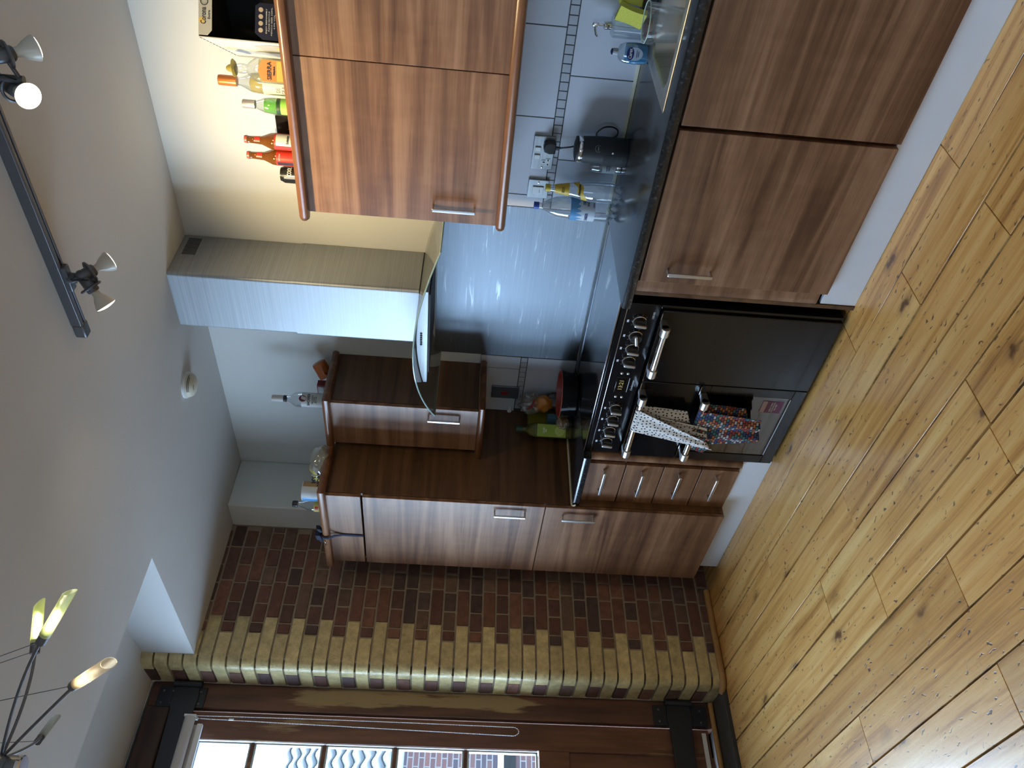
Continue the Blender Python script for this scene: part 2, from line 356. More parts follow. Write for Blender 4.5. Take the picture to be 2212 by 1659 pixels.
    m3 = nd(t, 'ShaderNodeMix', data_type='RGBA'); lk(t, dm.outputs[0], m3.inputs[0]); lk(t, m2.outputs[2], m3.inputs[6]); m3.inputs[7].default_value = (.075,.045,.028,1)
    # fine scratches
    ns = nd(t, 'ShaderNodeTexNoise'); ns.inputs['Scale'].default_value = 1; ns.inputs['Detail'].default_value = 9; ns.inputs['Roughness'].default_value = .75; ns.inputs['Distortion'].default_value = 1.2; lk(t, mp(30, 46), ns.inputs['Vector'])
    rs = ramp(t, [(.62, (0,0,0)), (.68, (.8,)*3)]); lk(t, ns.outputs[0], rs.inputs[0])
    m4 = nd(t, 'ShaderNodeMix', data_type='RGBA'); lk(t, rs.outputs[0], m4.inputs[0]); lk(t, m3.outputs[2], m4.inputs[6]); m4.inputs[7].default_value = (.13,.085,.055,1)
    # dirt packed into the board edges
    ab = nd(t, 'ShaderNodeMath', op='SUBTRACT'); lk(t, at.outputs['Alpha'], ab.inputs[0]); ab.inputs[1].default_value = .5
    aa = nd(t, 'ShaderNodeMath', op='ABSOLUTE'); lk(t, ab.outputs[0], aa.inputs[0])
    ne = nd(t, 'ShaderNodeTexNoise'); ne.inputs['Scale'].default_value = 1; ne.inputs['Detail'].default_value = 6; ne.inputs['Roughness'].default_value = .7; lk(t, mp(5, 14), ne.inputs['Vector'])
    ae = nd(t, 'ShaderNodeMath', op='MULTIPLY_ADD'); lk(t, ne.outputs[0], ae.inputs[0]); ae.inputs[1].default_value = .16; lk(t, aa.outputs[0], ae.inputs[2])
    re_ = ramp(t, [(.560, (0,0,0)), (.585, (.75,)*3)]); lk(t, ae.outputs[0], re_.inputs[0])
    m5 = nd(t, 'ShaderNodeMix', data_type='RGBA'); lk(t, re_.outputs[0], m5.inputs[0]); lk(t, m4.outputs[2], m5.inputs[6]); m5.inputs[7].default_value = (.075,.048,.030,1)
    # grey worn patches
    nw = nd(t, 'ShaderNodeTexNoise'); nw.inputs['Scale'].default_value = 1.4; nw.inputs['Detail'].default_value = 8; nw.inputs['Roughness'].default_value = .68; lk(t, g.outputs['Position'], nw.inputs['Vector'])
    rw = ramp(t, [(.60, (0,0,0)), (.68, (.45,)*3)]); lk(t, nw.outputs[0], rw.inputs[0])
    m6 = nd(t, 'ShaderNodeMix', data_type='RGBA'); lk(t, rw.outputs[0], m6.inputs[0]); lk(t, m5.outputs[2], m6.inputs[6]); m6.inputs[7].default_value = (.30,.17,.075,1)
    lk(t, m6.outputs[2], b.inputs['Base Color'])
    rr = nd(t, 'ShaderNodeMapRange'); b.inputs['Coat Weight'].default_value = .5; b.inputs['Coat Roughness'].default_value = .22; rr.inputs[3].default_value = .28; rr.inputs[4].default_value = .45; lk(t, ns.outputs[0], rr.inputs[0]); lk(t, rr.outputs[0], b.inputs['Roughness'])
    nb = nd(t, 'ShaderNodeTexNoise'); nb.inputs['Scale'].default_value = 1; nb.inputs['Detail'].default_value = 4; lk(t, mp(28, 38), nb.inputs['Vector'])
    hb = nd(t, 'ShaderNodeMath', op='SUBTRACT'); lk(t, nb.outputs[0], hb.inputs[0]); lk(t, dm.outputs[0], hb.inputs[1])
    bp = nd(t, 'ShaderNodeBump'); bp.inputs['Strength'].default_value = .35; bp.inputs['Distance'].default_value = .002; lk(t, hb.outputs[0], bp.inputs['Height']); lk(t, bp.outputs[0], b.inputs['Normal'])
    return m
M['pine'] = pine()
def oldwood(name, base, patch, axis='z', thr=.60, zc=None):
    m, t, b = newmat(name)
    s = (14, 14, 1.6) if axis == 'z' else (14, 1.6, 14)
    n = nd(t, 'ShaderNodeTexNoise'); n.inputs['Scale'].default_value = 1; n.inputs['Detail'].default_value = 6; lk(t, pos_scaled(t, *[k*1.5 for k in s]), n.inputs['Vector'])
    r = ramp(t, [(.3, tuple(c*.5 for c in base)), (.55, base), (.8, tuple(c*1.5 for c in base))]); lk(t, n.outputs[0], r.inputs[0])
    n2 = nd(t, 'ShaderNodeTexNoise'); n2.inputs['Scale'].default_value = 1; n2.inputs['Detail'].default_value = 7; n2.inputs['Roughness'].default_value = .6; lk(t, pos_scaled(t, *[k*.35 for k in s]), n2.inputs['Vector'])
    r2 = ramp(t, [(thr, (0,0,0)), (thr+.03, (.85,)*3)]); src = n2.outputs[0]
    if zc:      # the stripped part of the paint sits at this height
        gz = nd(t, 'ShaderNodeNewGeometry'); sz = nd(t, 'ShaderNodeSeparateXYZ'); lk(t, gz.outputs['Position'], sz.inputs[0])
        a1 = nd(t, 'ShaderNodeMath', op='SUBTRACT'); lk(t, sz.outputs[2], a1.inputs[0]); a1.inputs[1].default_value = zc
        a2 = nd(t, 'ShaderNodeMath', op='ABSOLUTE'); lk(t, a1.outputs[0], a2.inputs[0])
        a3 = nd(t, 'ShaderNodeMapRange'); a3.inputs[1].default_value = .35; a3.inputs[2].default_value = .85; a3.inputs[3].default_value = .10; a3.inputs[4].default_value = -.06; lk(t, a2.outputs[0], a3.inputs[0])
        a4 = nd(t, 'ShaderNodeMath', op='ADD'); lk(t, n2.outputs[0], a4.inputs[0]); lk(t, a3.outputs[0], a4.inputs[1]); src = a4.outputs[0]
    lk(t, src, r2.inputs[0])
    mx = nd(t, 'ShaderNodeMix', data_type='RGBA'); lk(t, r2.outputs[0], mx.inputs[0]); lk(t, r.outputs[0], mx.inputs[6]); mx.inputs[7].default_value = tuple(patch)+(1,); lk(t, mx.outputs[2], b.inputs['Base Color'])
    b.inputs['Roughness'].default_value = .55
    bp = nd(t, 'ShaderNodeBump'); bp.inputs['Strength'].default_value = .3; bp.inputs['Distance'].default_value = .003; lk(t, n.outputs[0], bp.inputs['Height']); lk(t, bp.outputs[0], b.inputs['Normal'])
    return m
M['doorwood'] = oldwood('worn_red_brown_door_wood', (.15,.062,.034), (.32,.21,.11), thr=.575)
M['jambwood'] = oldwood('worn_frame_wood', (.12,.052,.032), (.34,.25,.13), 'z', .56, 1.5)
M['beamwood'] = oldwood('rough_lintel_wood', (.06,.03,.022), (.14,.08,.05), 'y')
M['bead'] = mat('honey_beading', (.40,.21,.07), .5, noise=.2)
M['sill'] = mat('grey_slate_sill', (.06,.055,.05), .8, noise=.3, bump=.5)
M['putty'] = mat('grey_white_glazing_paint', (.45,.55,.62), .5)
M['blind'] = mat('pale_blind_fabric', (.52,.50,.50), .8)

# ================================================================== ROOM
ZC = 2.7535; XB = 0.194; YB = -0.322; XR = 5.2; YF = -4.8
# floor: real boards with gaps, on a dark void
rows = [0.0, -0.18, -0.36, -0.535, -0.71, -0.89, -1.068, -1.242, -1.42, -1.60, -1.775, -1.942, -2.11, -2.285, -2.46, -2.635, -2.81, -2.985, -3.16, -3.335, -3.51, -3.685, -3.86, -4.035, -4.21, -4.385, -4.56, -4.8]
known = {5: [.828, 2.79], 6: [1.597, 3.2], 7: [1.238, 2.4], 8: [1.598, 2.391], 9: [2.0, 3.6], 10: [1.22, 3.2], 11: [2.012, 2.8], 12: [1.3, 2.3, 3.6]}
fb = MB(); rf = random.Random(3)
for i in range(len(rows)-1):
    cuts = known.get(i, sorted(rf.sample([.43,.83,1.24,1.6,2.0,2.39,2.79,3.2,3.6,4.0], 2)))
    xs = [-0.02]+cuts+[XR]
    for a, b in zip(xs, xs[1:]):
        dz = rf.uniform(-.0012, .0012); g = .0026 if i not in (8, 5) else .006
        fb.box(a+.0012, b-.0012, rows[i+1]+g, rows[i]-g, -.022, dz, (rf.random(), rf.random(), rf.random(), (rows[i+1], rows[i])))
struct('floor', fb, M['pine'], bev=.0012, seg=1)
struct('trim_floor_void', MB().box(-.3, XR, YF, .02, -.06, -.023), mat('dark_underfloor', (.012,.009,.007), .9))
# ceiling, with the lighter well cut over the loading door
WX, WY0, WY1 = .911, -1.10, -3.10
cb = MB().box(0, XR+.1, WY0+.08, .1, ZC, ZC+.09).box(WX+.09, XR+.1, WY1-.1, WY0+.08, ZC, ZC+.09).box(0, XR+.1, YF-.1, WY1-.1, ZC, ZC+.09)
struct('ceiling', cb, M['ceilpaint'])
zs = lambda x: 3.015+.055*x
wb = MB().prism([(-.33,zs(-.33)),(WX+.1,zs(WX+.1)),(WX+.1,zs(WX)+.15),(-.33,zs(WX)+.15)], WY1-.1, WY0+.1, 'y')
struct('ceiling_well_soffit', wb, M['ceilpaint'])
struct('ceiling_well_cheek', MB().box(0, WX+.09, WY0, WY0+.08, ZC, 3.1).box(-.3, WX+.09, WY1-.1, WY1, ZC, 3.1).box(WX, WX+.09, WY1, WY0, ZC, 3.1), M['ceilpaint'])
# plastered walls
struct('wall_back', MB().box(-.3, XR, 0, .12, -.03, 3.1), M['plaster'])
struct('wall_chase', MB().box(0, XB, YB, 0, 0, ZC), M['plaster'], bev=.006)
def holed(x0, x1, z0, z1, holes):
    """vertical strips of a wall in (u, z) with rectangular openings"""
    out = []; u = x0
    for a, b, c, d in holes: out += [(u, a, z0, z1), (a, b, z0, c), (a, b, d, z1)]; u = b
    out.append((u, x1, z0, z1)); return out
wf = MB()
for a, b, c, d in holed(-.3, XR, 0, ZC, [(3.05,3.95,1.25,2.35)]): wf.box(a, b, YF-.14, YF, c, d)
struct('wall_front', wf, M['plaster'])
struct('wall_right', MB().box(XR, XR+.12, YF, 0, 0, ZC), M['plaster'])
def room_window(n, x0, x1, z0, z1, y):
    fr = MB()
    for a, b, c, d in ((x0,x0+.05,z0,z1),(x1-.05,x1,z0,z1),(x0,x1,z0,z0+.05),(x0,x1,z1-.05,z1),((x0+x1)/2-.02,(x0+x1)/2+.02,z0,z1),(x0,x1,(z0+z1)/2-.02,(z0+z1)/2+.02)): fr.box(a, b, y-.09, y-.04, c, d)
    o = struct('window_%d' % n, fr, M['white'])
    build('pane', MB().box(x0+.03, x1-.03, y-.068, y-.064, z0+.03, z1-.03), M['pane'], o)
room_window(2, 3.05, 3.95, 1.25, 2.35, YF)

# ---- brick pier with glazed bullnose quoins
rb = random.Random(11); CH = .072; R = .055; YE = -1.15
def redc():
    k = rb.random(); base = [(.115,.050,.036), (.092,.044,.035), (.140,.062,.042), (.070,.040,.036), (.120,.070,.050)][rb.randrange(5)]
    f = rb.uniform(.95, 1.5); return tuple(c*f for c in base)+(.75,)
def yelc():
    f = rb.uniform(.88, 1.12); return (.52*f, .42*f, .21*f, .28)
bk = MB(); nC = int(3.0/CH)+1
def quoin(y0, x1, z0, z1, col):
    pts = [(0, y0)]; n = 7
    for k in range(n+1):
        a = PI/2*k/n; pts.append((-R+R*math.cos(a), YE+R-R*math.sin(a)))
    pts.append((x1, YE)); inner = [(x1, YE+.03), (-R, YE+.04), (-.04, YE+R+.02), (-.04, y0)]
    m = len(pts)
    vs = [(p[0],p[1],z0) for p in pts]+[(p[0],p[1],z1) for p in pts]; fs = [(i,i+1,m+i+1,m+i) for i in range(m-1)]
    bk.add(vs, fs, col)
    poly = pts+inner; bk.add([(p[0],p[1],z0) for p in poly], [tuple(range(len(poly)))], col); bk.add([(p[0],p[1],z1) for p in poly], [tuple(range(len(poly)))], col)
    bk.add([(0,y0,z0),(0,y0,z1),(-.04,y0,z1),(-.04,y0,z0)], [(0,1,2,3)], col); bk.add([(x1,YE,z0),(x1,YE,z1),(x1,YE+.03,z1),(x1,YE+.03,z0)], [(0,1,2,3)], col)
for c in range(nC):
    z0 = c*CH+.005; z1 = (c+1)*CH-.0055
    if c == nC-1: z1 = min(z1, 3.03)
    jt = lambda: rb.uniform(-.003, .003)
    if c % 2 == 1:      # stretcher course: long yellow on the face
        quoin(-.885+jt(), -.088+jt(), z0, z1, yelc()); bk.box(-.096, -.225, YE+.001, YE+.05, z0, z1, redc())
        y = -.876
        while y < YB-.03:
            y2 = min(y+.202+jt(), YB-.002); bk.box(-.05, rb.uniform(-.004,0), y, y2, z0+abs(jt())*.4, z1, redc()); y = y2+.0105
    else:               # header course
        quoin(-.975+jt(), -.225, z0, z1, yelc())
        y = -.965; y2 = y+.049; bk.box(-.05, 0, y, y2, z0, z1, redc()); y = y2+.010
        while y < YB-.03:
            y2 = min(y+.101+jt(), YB-.002); bk.box(-.05, rb.uniform(-.004,0), y, y2, z0+abs(jt())*.4, z1, redc()); y = y2+.0105
struct('wall_left', bk, M['brick'], bev=.004)
mt = MB().box(-.30, -.009, YE+.05, YB, 0, 3.1).box(-.30, -.001, YB, .11, 0, 3.1).box(-.30, -.05, YE+.012, YE+.06, 0, 3.1)
struct('wall_left_mortar', mt, M['mortar'])
struct('wall_left_far', MB().box(-.34, 0, YF, -3.05, 0, 3.1).box(-.34, -.24, -3.05, YE, 3.0, 3.1).box(-.34, -.24, YE, YE+.2, 0, 3.1), M['plaster'])

# ---- loading door with its frame
XF = -.235
struct('trim_1', MB().box(-.35, XF, -1.278, YE+.004, .02, 2.99), M['jambwood'], bev=.006)          # hinge jamb
struct('trim_2', MB().box(-.35, XF, -3.07, -2.955, .02, 2.99), M['jambwood'], bev=.006)
struct('trim_3', MB().box(-.36, -.215, -3.05, -1.282, 2.865, 2.985), M['beamwood'], bev=.008)       # rough lintel
struct('trim_4', MB().box(-.36, -.255, -3.05, -1.27, 2.80, 2.87), M['beamwood'], bev=.006)
struct('trim_5', MB().box(-.36, -.03, -3.05, YE-.002, -.02, .018), M['sill'], bev=.004)               # stone threshold
tb = MB().cyl((-.205,-1.165,.036), (-.205,-3.0,.036), .014, 10)
struct('trim_6', tb, M['bead'], smooth=True)
tb = MB().cyl((.006,YB-.28,.017), (.006,-1.085,.017), .017, 12)
tb.tube([(.006,-1.085,.017),(.002,-1.12,.017),(-.018,-1.152,.017),(-.05,-1.168,.017)], .017, 12)
struct('baseboard_left', tb, M['bead'], smooth=True)
struct('trim_7', MB().box(-.40, -.345, -1.40, -1.12, 0, 3.0).box(-.40, -.345, -3.10, -2.85, 0, 3.0).box(-.40, -.345, -3.1, -1.12, 2.76, 3.0).box(-.40, -.345, -3.1, -1.12, -.02, .10).box(-.33, -.290, -2.16, -2.08, .02, 2.8), M['jambwood'])  # unseen stops added behind the leaf gaps to block leaking daylight
def leaf(n, ya, yb, hinge_at_a):
    """ya > yb"""
    x0, x1 = XF-.045, XF-.008
    root = MB()
    root.box(x0, x1, ya-.135, ya, .06, 2.80); root.box(x0, x1, yb, yb+.10, .06, 2.80)
    root.box(x0, x1, yb+.10, ya-.135, 2.70, 2.80); root.box(x0, x1, yb+.10, ya-.135, .815, .972)
    root.box(x0, x1, yb+.10, ya-.135, .06, .20)
    d = struct('door_%d' % n, root, M['doorwood'], bev=.004)
    pl = MB(); y = ya-.135; wdt = (ya-.135-yb-.10)/5
    for i in range(5): pl.box(x0+.008, x1-.014, y-wdt+.002, y-.001, .19, .83); y -= wdt
    build('lower_panel', pl, M['doorwood'], d, bev=.003)
    zz = [.980,1.345,1.352+.005,1.702,1.712,2.058,2.068,2.414,2.424,2.692]
    zed = [.980,1.350,1.707,2.063,2.419,2.692]; yg0, yg1 = ya-.140, yb+.105; ym = (yg0+yg1)/2
    mun = MB()
    for z in zed[1:-1]: mun.box(x0+.004, x1-.006, yg1, yg0, z-.009, z+.009)
    mun.box(x0+.004, x1-.006, ym-.010, ym+.010, zed[0], zed[-1])
    build('muntins', mun, M['doorwood'], d, bev=.003)
    for k in range(5):
        for (p, q) in ((yg0, ym+.010), (ym-.010, yg1)):
            a, b_ = zed[k]+(.009 if k else 0), zed[k+1]-(.009 if k < 4 else 0)
            pt = MB(); th = .009
            for (c, e, f, g) in ((q,q+th,a,b_),(p-th,p,a,b_),(q,p,a,a+th),(q,p,b_-th,b_)): pt.box(x0+.010, x1-.010, c, e, f, g)
            po = build('glazing_bead', pt, M['putty'], d, bev=.002)
            build('pane', MB().box(x0+.013, x0+.017, q+.004, p-.004, a+.004, b_-.004), M['pane'], po)
    return d
d1 = leaf(1, -1.292, -2.115, True); d2 = leaf(2, -2.125, -2.945, False)
# iron strap hinges
def strap_hinge(nm, z0, z1, pz0, pz1, label):
    zc = (z0+z1)/2
    t = thing(nm, label, 'hinge', (XF, -1.23, zc))
    build('plate', MB().box(XF, XF+.012, -1.282, -1.176, pz0, pz1), M['darkiron'], t, bev=.002)
    st = MB().prism([(-1.16,z0+.01),(-1.19,z0-.004),(-1.25,z0-.008),(-1.30,z0),(-1.95,z0+.02),(-1.99,zc),(-1.95,z1-.02),(-1.30,z1),(-1.25,z1+.008),(-1.19,z1+.004),(-1.16,z1-.01)], XF+.012, XF+.024, 'x')
    build('strap', st, M['darkiron'], t, bev=.002)
    build('knuckle', MB().cyl((XF+.024,-1.166,z0-.012), (XF+.024,-1.166,z1+.012), .018, 16), M['darkiron'], t, smooth=True)
    for yy in (-1.20, -1.262):
        for q in (.12, .32, .70, .90): z = pz0+(pz1-pz0)*q; build('screw', MB().lathe([(.006,0),(.006,.002),(.0035,.0035)], (XF+.012, yy, z), (1,0,0), 10), M['gunmetal'], t)
    return t
strap_hinge('strap_hinge', .155, .275, .062, .352, 'black iron strap hinge low on the loading door near the floor')
strap_hinge('strap_hinge', 2.745, 2.862, 2.705, 2.945, 'black iron strap hinge at the top of the loading door by the ceiling')
ws = MB().box(XF-.006, XF+.002, -2.1, -1.312, .078, .100)
tag(build('draught_strip', ws, M['white'], bev=.001), 'white screwed draught strip along the bottom of the loading door', 'strip')
# roller blind and its chain
t = thing('roller_blind', 'white roller blind rolled up above the door window, bead chain hanging', 'blind', (-.165,-1.72,2.745))
build('tube', MB().cyl((-.165,-1.352,2.735), (-.165,-2.90,2.735), .026, 20), M['blind'], t, smooth=True)
build('bracket', MB().box(-.206, -.150, -1.352, -1.340, 2.706, 2.764), M['white'], t, bev=.002)
build('bottom_bar', MB().box(-.205, -.185, -2.88, -1.372, 2.672, 2.700), M['white'], t, bev=.004)
build('fabric', MB().box(-.199, -.196, -2.87, -1.376, 2.70, 2.745), M['blind'], t)
ch = MB(); x = -.160
pts = [(x,-1.345,2.73)]
for k in range(1, 13): pts.append((x, -1.345+.004*math.sin(k/12*PI), 2.73-(2.73-1.14)*k/12))
for k in range(0, 9):
    a = PI*k/8; pts.append((x, -1.3445-.0215+.0215*math.cos(a), 1.115-.030*math.sin(a)))
for k in range(0, 13): pts.append((x, -1.388+.030*(k/12), 1.115+(2.70-1.115)*k/12))
dense = []
for a, b in zip(pts, pts[1:]):
    a, b = Vector(a), Vector(b); L = (b-a).length; n = max(1, int(L/.0075))
    dense += [a+(b-a)*(i/n) for i in range(n)]
for p in dense: ch.lathe([(.0004,-.0024),(.0024,-.0008),(.0024,.0008),(.0004,.0024)], p, (0,0,1), 6, caps=False)
ch.tube(dense[::2], .0009, 4)
build('bead_chain', ch, M['white'], t)
build('chain_joiner', MB().cyl((x,-1.358,2.52), (x,-1.358,2.543), .005, 10), M['white'], t)

# ---- what stands across the yard
def out_brick():
    m, tt, b = newmat('yard_brickwork'); br = nd(tt, 'ShaderNodeTexBrick'); g = nd(tt, 'ShaderNodeNewGeometry'); s = nd(tt, 'ShaderNodeSeparateXYZ'); c = nd(tt, 'ShaderNodeCombineXYZ')
    lk(tt, g.outputs['Position'], s.inputs[0]); lk(tt, s.outputs['Y'], c.inputs[0]); lk(tt, s.outputs['Z'], c.inputs[1]); lk(tt, c.outputs[0], br.inputs['Vector'])
    br.inputs['Scale'].default_value = 1; br.inputs['Brick Width'].default_value = .225; br.inputs['Row Height'].default_value = .075; br.inputs['Mortar Size'].default_value = .008
    br.inputs['Color1'].default_value = (.26,.12,.10,1); br.inputs['Color2'].default_value = (.10,.08,.10,1); br.inputs['Mortar'].default_value = (.34,.32,.31,1); br.inputs['Bias'].default_value = .1
    lk(tt, br.outputs[0], b.inputs['Base Color']); b.inputs['Roughness'].default_value = .8; return m
def pantile():
    return mat('grey_pantiles', (.16,.17,.18), .5, noise=.2, nscale=3)
OX = -7.0; RZ = 1.95
bt = thing('neighbouring_building', 'red brick building with grey pantile roof seen through the door window', 'building', (OX-1,0,-3))
build('walls', MB().box(OX-5, OX, -3.5, 7.5, -3, RZ), out_brick(), bt)
rt = MB()
for r_ in range(12):        # courses of wavy pantiles up the slope
    def fn(u, v, r_=r_): 
        y = -3.7+11.4*u; wv = .028*math.sin(y*2*PI/.24); s_ = r_*.25+v*.28
        return (OX+.18-s_*.80, y, RZ+.06+s_*.62+wv+.03*(1-v))
    rt.grid(fn, 300, 1)
build('roof', rt, pantile(), bt, solid=.02, smooth=True)
build('gutter', MB().lathe([(.06,0),(.06,11.4)], (OX+.24,-3.7,RZ+.02), (0,1,0), 12), M['white'], bt, smooth=True)
build('downpipe', MB().cyl((OX+.08,2.2,RZ), (OX+.08,2.2,-3), .04, 12), M['white'], bt, smooth=True)
wd = MB().box(OX-.02, OX+.02, -2.0, 6.0, .60, .68); build('window_lintel', wd, M['white'], bt)
wd = MB().box(OX-.02, OX+.015, -2.0, 6.0, .44, .60); build('window_band', wd, M['black'], bt)
tag(build('yard_ground', MB().box(-12, -.36, -8, 10, -3.1, -3.0), mat('grey_tarmac', (.12,.12,.12), .9)), 'grey tarmac yard outside the loading door', 'ground')['kind'] = 'structure'

# ================================================================== FITTED UNITS
def bow_handle(parent, p0, p1, out=(0,-1,0), flat=(1,0,0)):
    """satin bow handle: two angled feet and a flat-round grip"""
    p0, p1, out, flat = Vector(p0), Vector(p1), Vector(out), Vector(flat); ax = (p1-p0).normalized(); h = .030
    mb = MB()
    g0, g1 = p0+out*h, p1+out*h
    mb.obox((g0+g1)/2, ax, flat, out, (g1-g0).length/2, .0075, .0045)
    hd = build('handle', mb, M['satin'], parent, bev=.004, seg=3)
    for g, s in ((g0, 1), (g1, -1)):
        ft = MB()
        c0 = g+ax*.006*s; foot = g-out*h+ax*.004*s+flat*.0
        ft.obox((c0+foot)/2, out, flat, ax, h/2, .0065, .0035)
        build('foot', ft, M['satin'], hd, bev=.0015)
    return hd
FY, BY = -.634, -.5846
# --- tall housing
t = thing('tall_cupboard', 'full-height walnut cupboard beside the brick pier, two doors and top flap', 'cupboard', (.49,-.31,0))
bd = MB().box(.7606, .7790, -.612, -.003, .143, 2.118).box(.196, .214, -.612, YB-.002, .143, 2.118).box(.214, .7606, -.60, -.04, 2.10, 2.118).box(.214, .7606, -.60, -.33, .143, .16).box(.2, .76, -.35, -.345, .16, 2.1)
build('carcass', bd, M['wood_side'], t, bev=.001)
fl = build('top_flap', MB().box(.452, .7786, FY, -.615, 1.9475, 2.118), M['wood'], t, bev=.0015)
fl2 = build('top_flap', MB().box(.1875, .448, FY+.001, -.615, 1.9475, 2.118), M['wood'], t, bev=.0015)
dr = build('door', MB().box(.1875, .7786, FY, -.615, 1.0435, 1.9385), M['wood'], t, bev=.0015); bow_handle(dr, (.720,FY,1.294), (.720,FY,1.134))
dr = build('door', MB().box(.1875, .7786, FY, -.615, .1428, 1.0395), M['wood'], t, bev=.0015); bow_handle(dr, (.715,FY,.955), (.715,FY,.789))
# --- drawers
t = thing('drawer_unit', 'narrow walnut unit of four drawers between tall cupboard and cooker', 'drawers', (.93,-.29,0))
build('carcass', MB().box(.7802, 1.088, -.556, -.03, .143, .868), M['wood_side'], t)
for z1, z0 in ((.8655,.694),(.688,.5105),(.5045,.3275),(.3215,.1428)):
    dd = build('drawer', MB().box(.7802, 1.0728, -.576, -.557, z0, z1), M['wood'], t, bev=.0015)
    zh = {.8655:.789,.688:.606,.5045:.425,.3215:.244}[z1]; bow_handle(dd, (.866,-.576,zh), (1.036,-.576,zh), flat=(0,0,1))
pp = [(1.092,-.545),(1.0925,-.562),(1.098,-.574),(1.108,-.580),(1.122,-.580),(1.134,-.574),(1.140,-.562),(1.141,-.545)]
tag(build('filler_post', MB().prism(pp, .143, .868, 'z'), M['wood'], smooth=True), 'rounded walnut filler post between the drawer unit and cooker', 'post')
# --- base units right of the cooker
def base_unit(x0, x1, label, handle=None, side=False, n=0):
    t = thing('base_cabinet', label, 'cabinet', ((x0+x1)/2, -.29, 0))
    b = MB().box(x0+.002, x0+.02, -.556, -.03, .143, .868).box(x1-.02, x1-.002, -.556, -.03, .143, .868).box(x0+.02, x1-.02, -.556, -.03, .143, .16).box(x0+.02, x1-.02, -.04, -.03, .16, .868)
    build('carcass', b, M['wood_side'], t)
    d = build('door', MB().box(x0+.003, x1-.003, BY, -.560, .1420, .8601), M['wood'], t, bev=.0015)
    if handle: bow_handle(d, *handle)
    return t
base_unit(2.1665, 2.7757, 'walnut base cabinet right of the cooker, steel handle near its edge', ((2.228,BY,.775),(2.228,BY,.607)))
base_unit(2.7857, 3.60, 'walnut base cabinet under the sink, door without visible handle')
base_unit(3.606, 4.2, 'walnut base cabinet at far end of the sink run')
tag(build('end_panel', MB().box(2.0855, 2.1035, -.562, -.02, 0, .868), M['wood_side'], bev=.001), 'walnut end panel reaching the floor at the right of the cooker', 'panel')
pp = [(2.106,-.545),(2.1065,-.562),(2.112,-.572),(2.122,-.577),(2.140,-.577),(2.165,-.577),(2.165,-.545)]
tag(build('filler_post', MB().prism(pp, .165, .868, 'z'), M['wood'], smooth=True), 'walnut filler strip between end panel and base cabinet door', 'post')
tag(build('plinth_board', MB().box(.2, 1.140, -.559, -.543, .001, .1395), M['plinth'], bev=.001), 'pale plinth board below the drawers and tall cupboard', 'plinth')
tag(build('plinth_board', MB().box(2.106, 4.2, -.559, -.543, .001, .1395), M['plinth'], bev=.001), 'long pale plinth board below the sink cabinets', 'plinth')
# --- worktops
def edge_prof(yb_=-.002): return [(yb_,.8735),(-.607,.8735),(-.612,.8755),(-.615,.880),(-.615,.903),(-.6125,.908),(-.607,.910),(yb_,.910)]
SX0, SX1, SY0, SY1 = 2.80, 3.62, -.50, -.075
wt = MB().prism(edge_prof(), .7795, 1.150, 'x')
o = tag(build('worktop', wt, M['worktop'], smooth=True), 'short black speckled worktop over the drawer unit, left of cooker', 'worktop')
wt = MB().prism(edge_prof(), 2.0555, SX0+.01, 'x').prism([(SY0+.02,.8735),(-.607,.8735),(-.612,.8755),(-.615,.880),(-.615,.903),(-.6125,.908),(-.607,.910),(SY0+.02,.910)], SX0+.01, SX1-.01, 'x').box(SX0+.01, SX1-.01, SY1-.02, -.002, .8735, .910).prism(edge_prof(), SX1-.01, 4.2, 'x')
tag(build('worktop', wt, M['worktop'], smooth=True), 'long black speckled worktop running from cooker past the sink', 'worktop')
sl = MB().box(.7795, .791, -.612, -.003, .9102, .917)
sl.tube([(.785,-.600,.912),(.785,-.618,.911),(.788,-.622,.905),(.796,-.622,.895)], .0045, 8)
tag(build('sealant_bead', sl, M['seal'], bev=.002), 'cream sealant bead where left worktop meets tall cupboard', 'sealant')
tag(build('sealant_bead', MB().box(2.072, 4.2, -.012, -.0078, .9102, .924), M['seal'], bev=.002), 'cream sealant strip along the back of the sink worktop', 'sealant')
# --- wall cabinets
WY = -.339
def wall_unit(x0, x1, label, handle, side_l=True):
    t = thing('wall_cabinet', label, 'cabinet', ((x0+x1)/2, -.16, 1.40))
    b = MB().box(x0, x0+.018, WY+.021, -.003, 1.404, 2.118).box(x1-.018, x1, WY+.021, -.003, 1.404, 2.118).box(x0+.018, x1-.018, WY+.021, -.003, 1.404, 1.422).box(x0+.018, x1-.018, WY+.021, -.003, 2.10, 2.118).box(x0+.018, x1-.018, -.012, -.003, 1.422, 2.10)
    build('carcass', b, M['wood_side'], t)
    d = build('door', MB().box(x0+.001, x1-.001, WY, WY+.019, 1.403, 2.117), M['wood'], t, bev=.0015)
    if handle: bow_handle(d, *handle)
    return t
wall_unit(2.192, 2.7895, 'large walnut wall cabinet right of the hood with one bar handle', ((2.262,WY,1.649),(2.262,WY,1.484)))
wall_unit(2.7905, 3.392, 'walnut wall cabinet above the sink under the cardboard box', None)
wall_unit(3.394, 3.99, 'walnut wall cabinet at far right end of the row', None)
wall_unit(.8244, 1.1215, 'narrow walnut wall cabinet left of the hood', ((1.062,WY,1.649),(1.062,WY,1.487)))
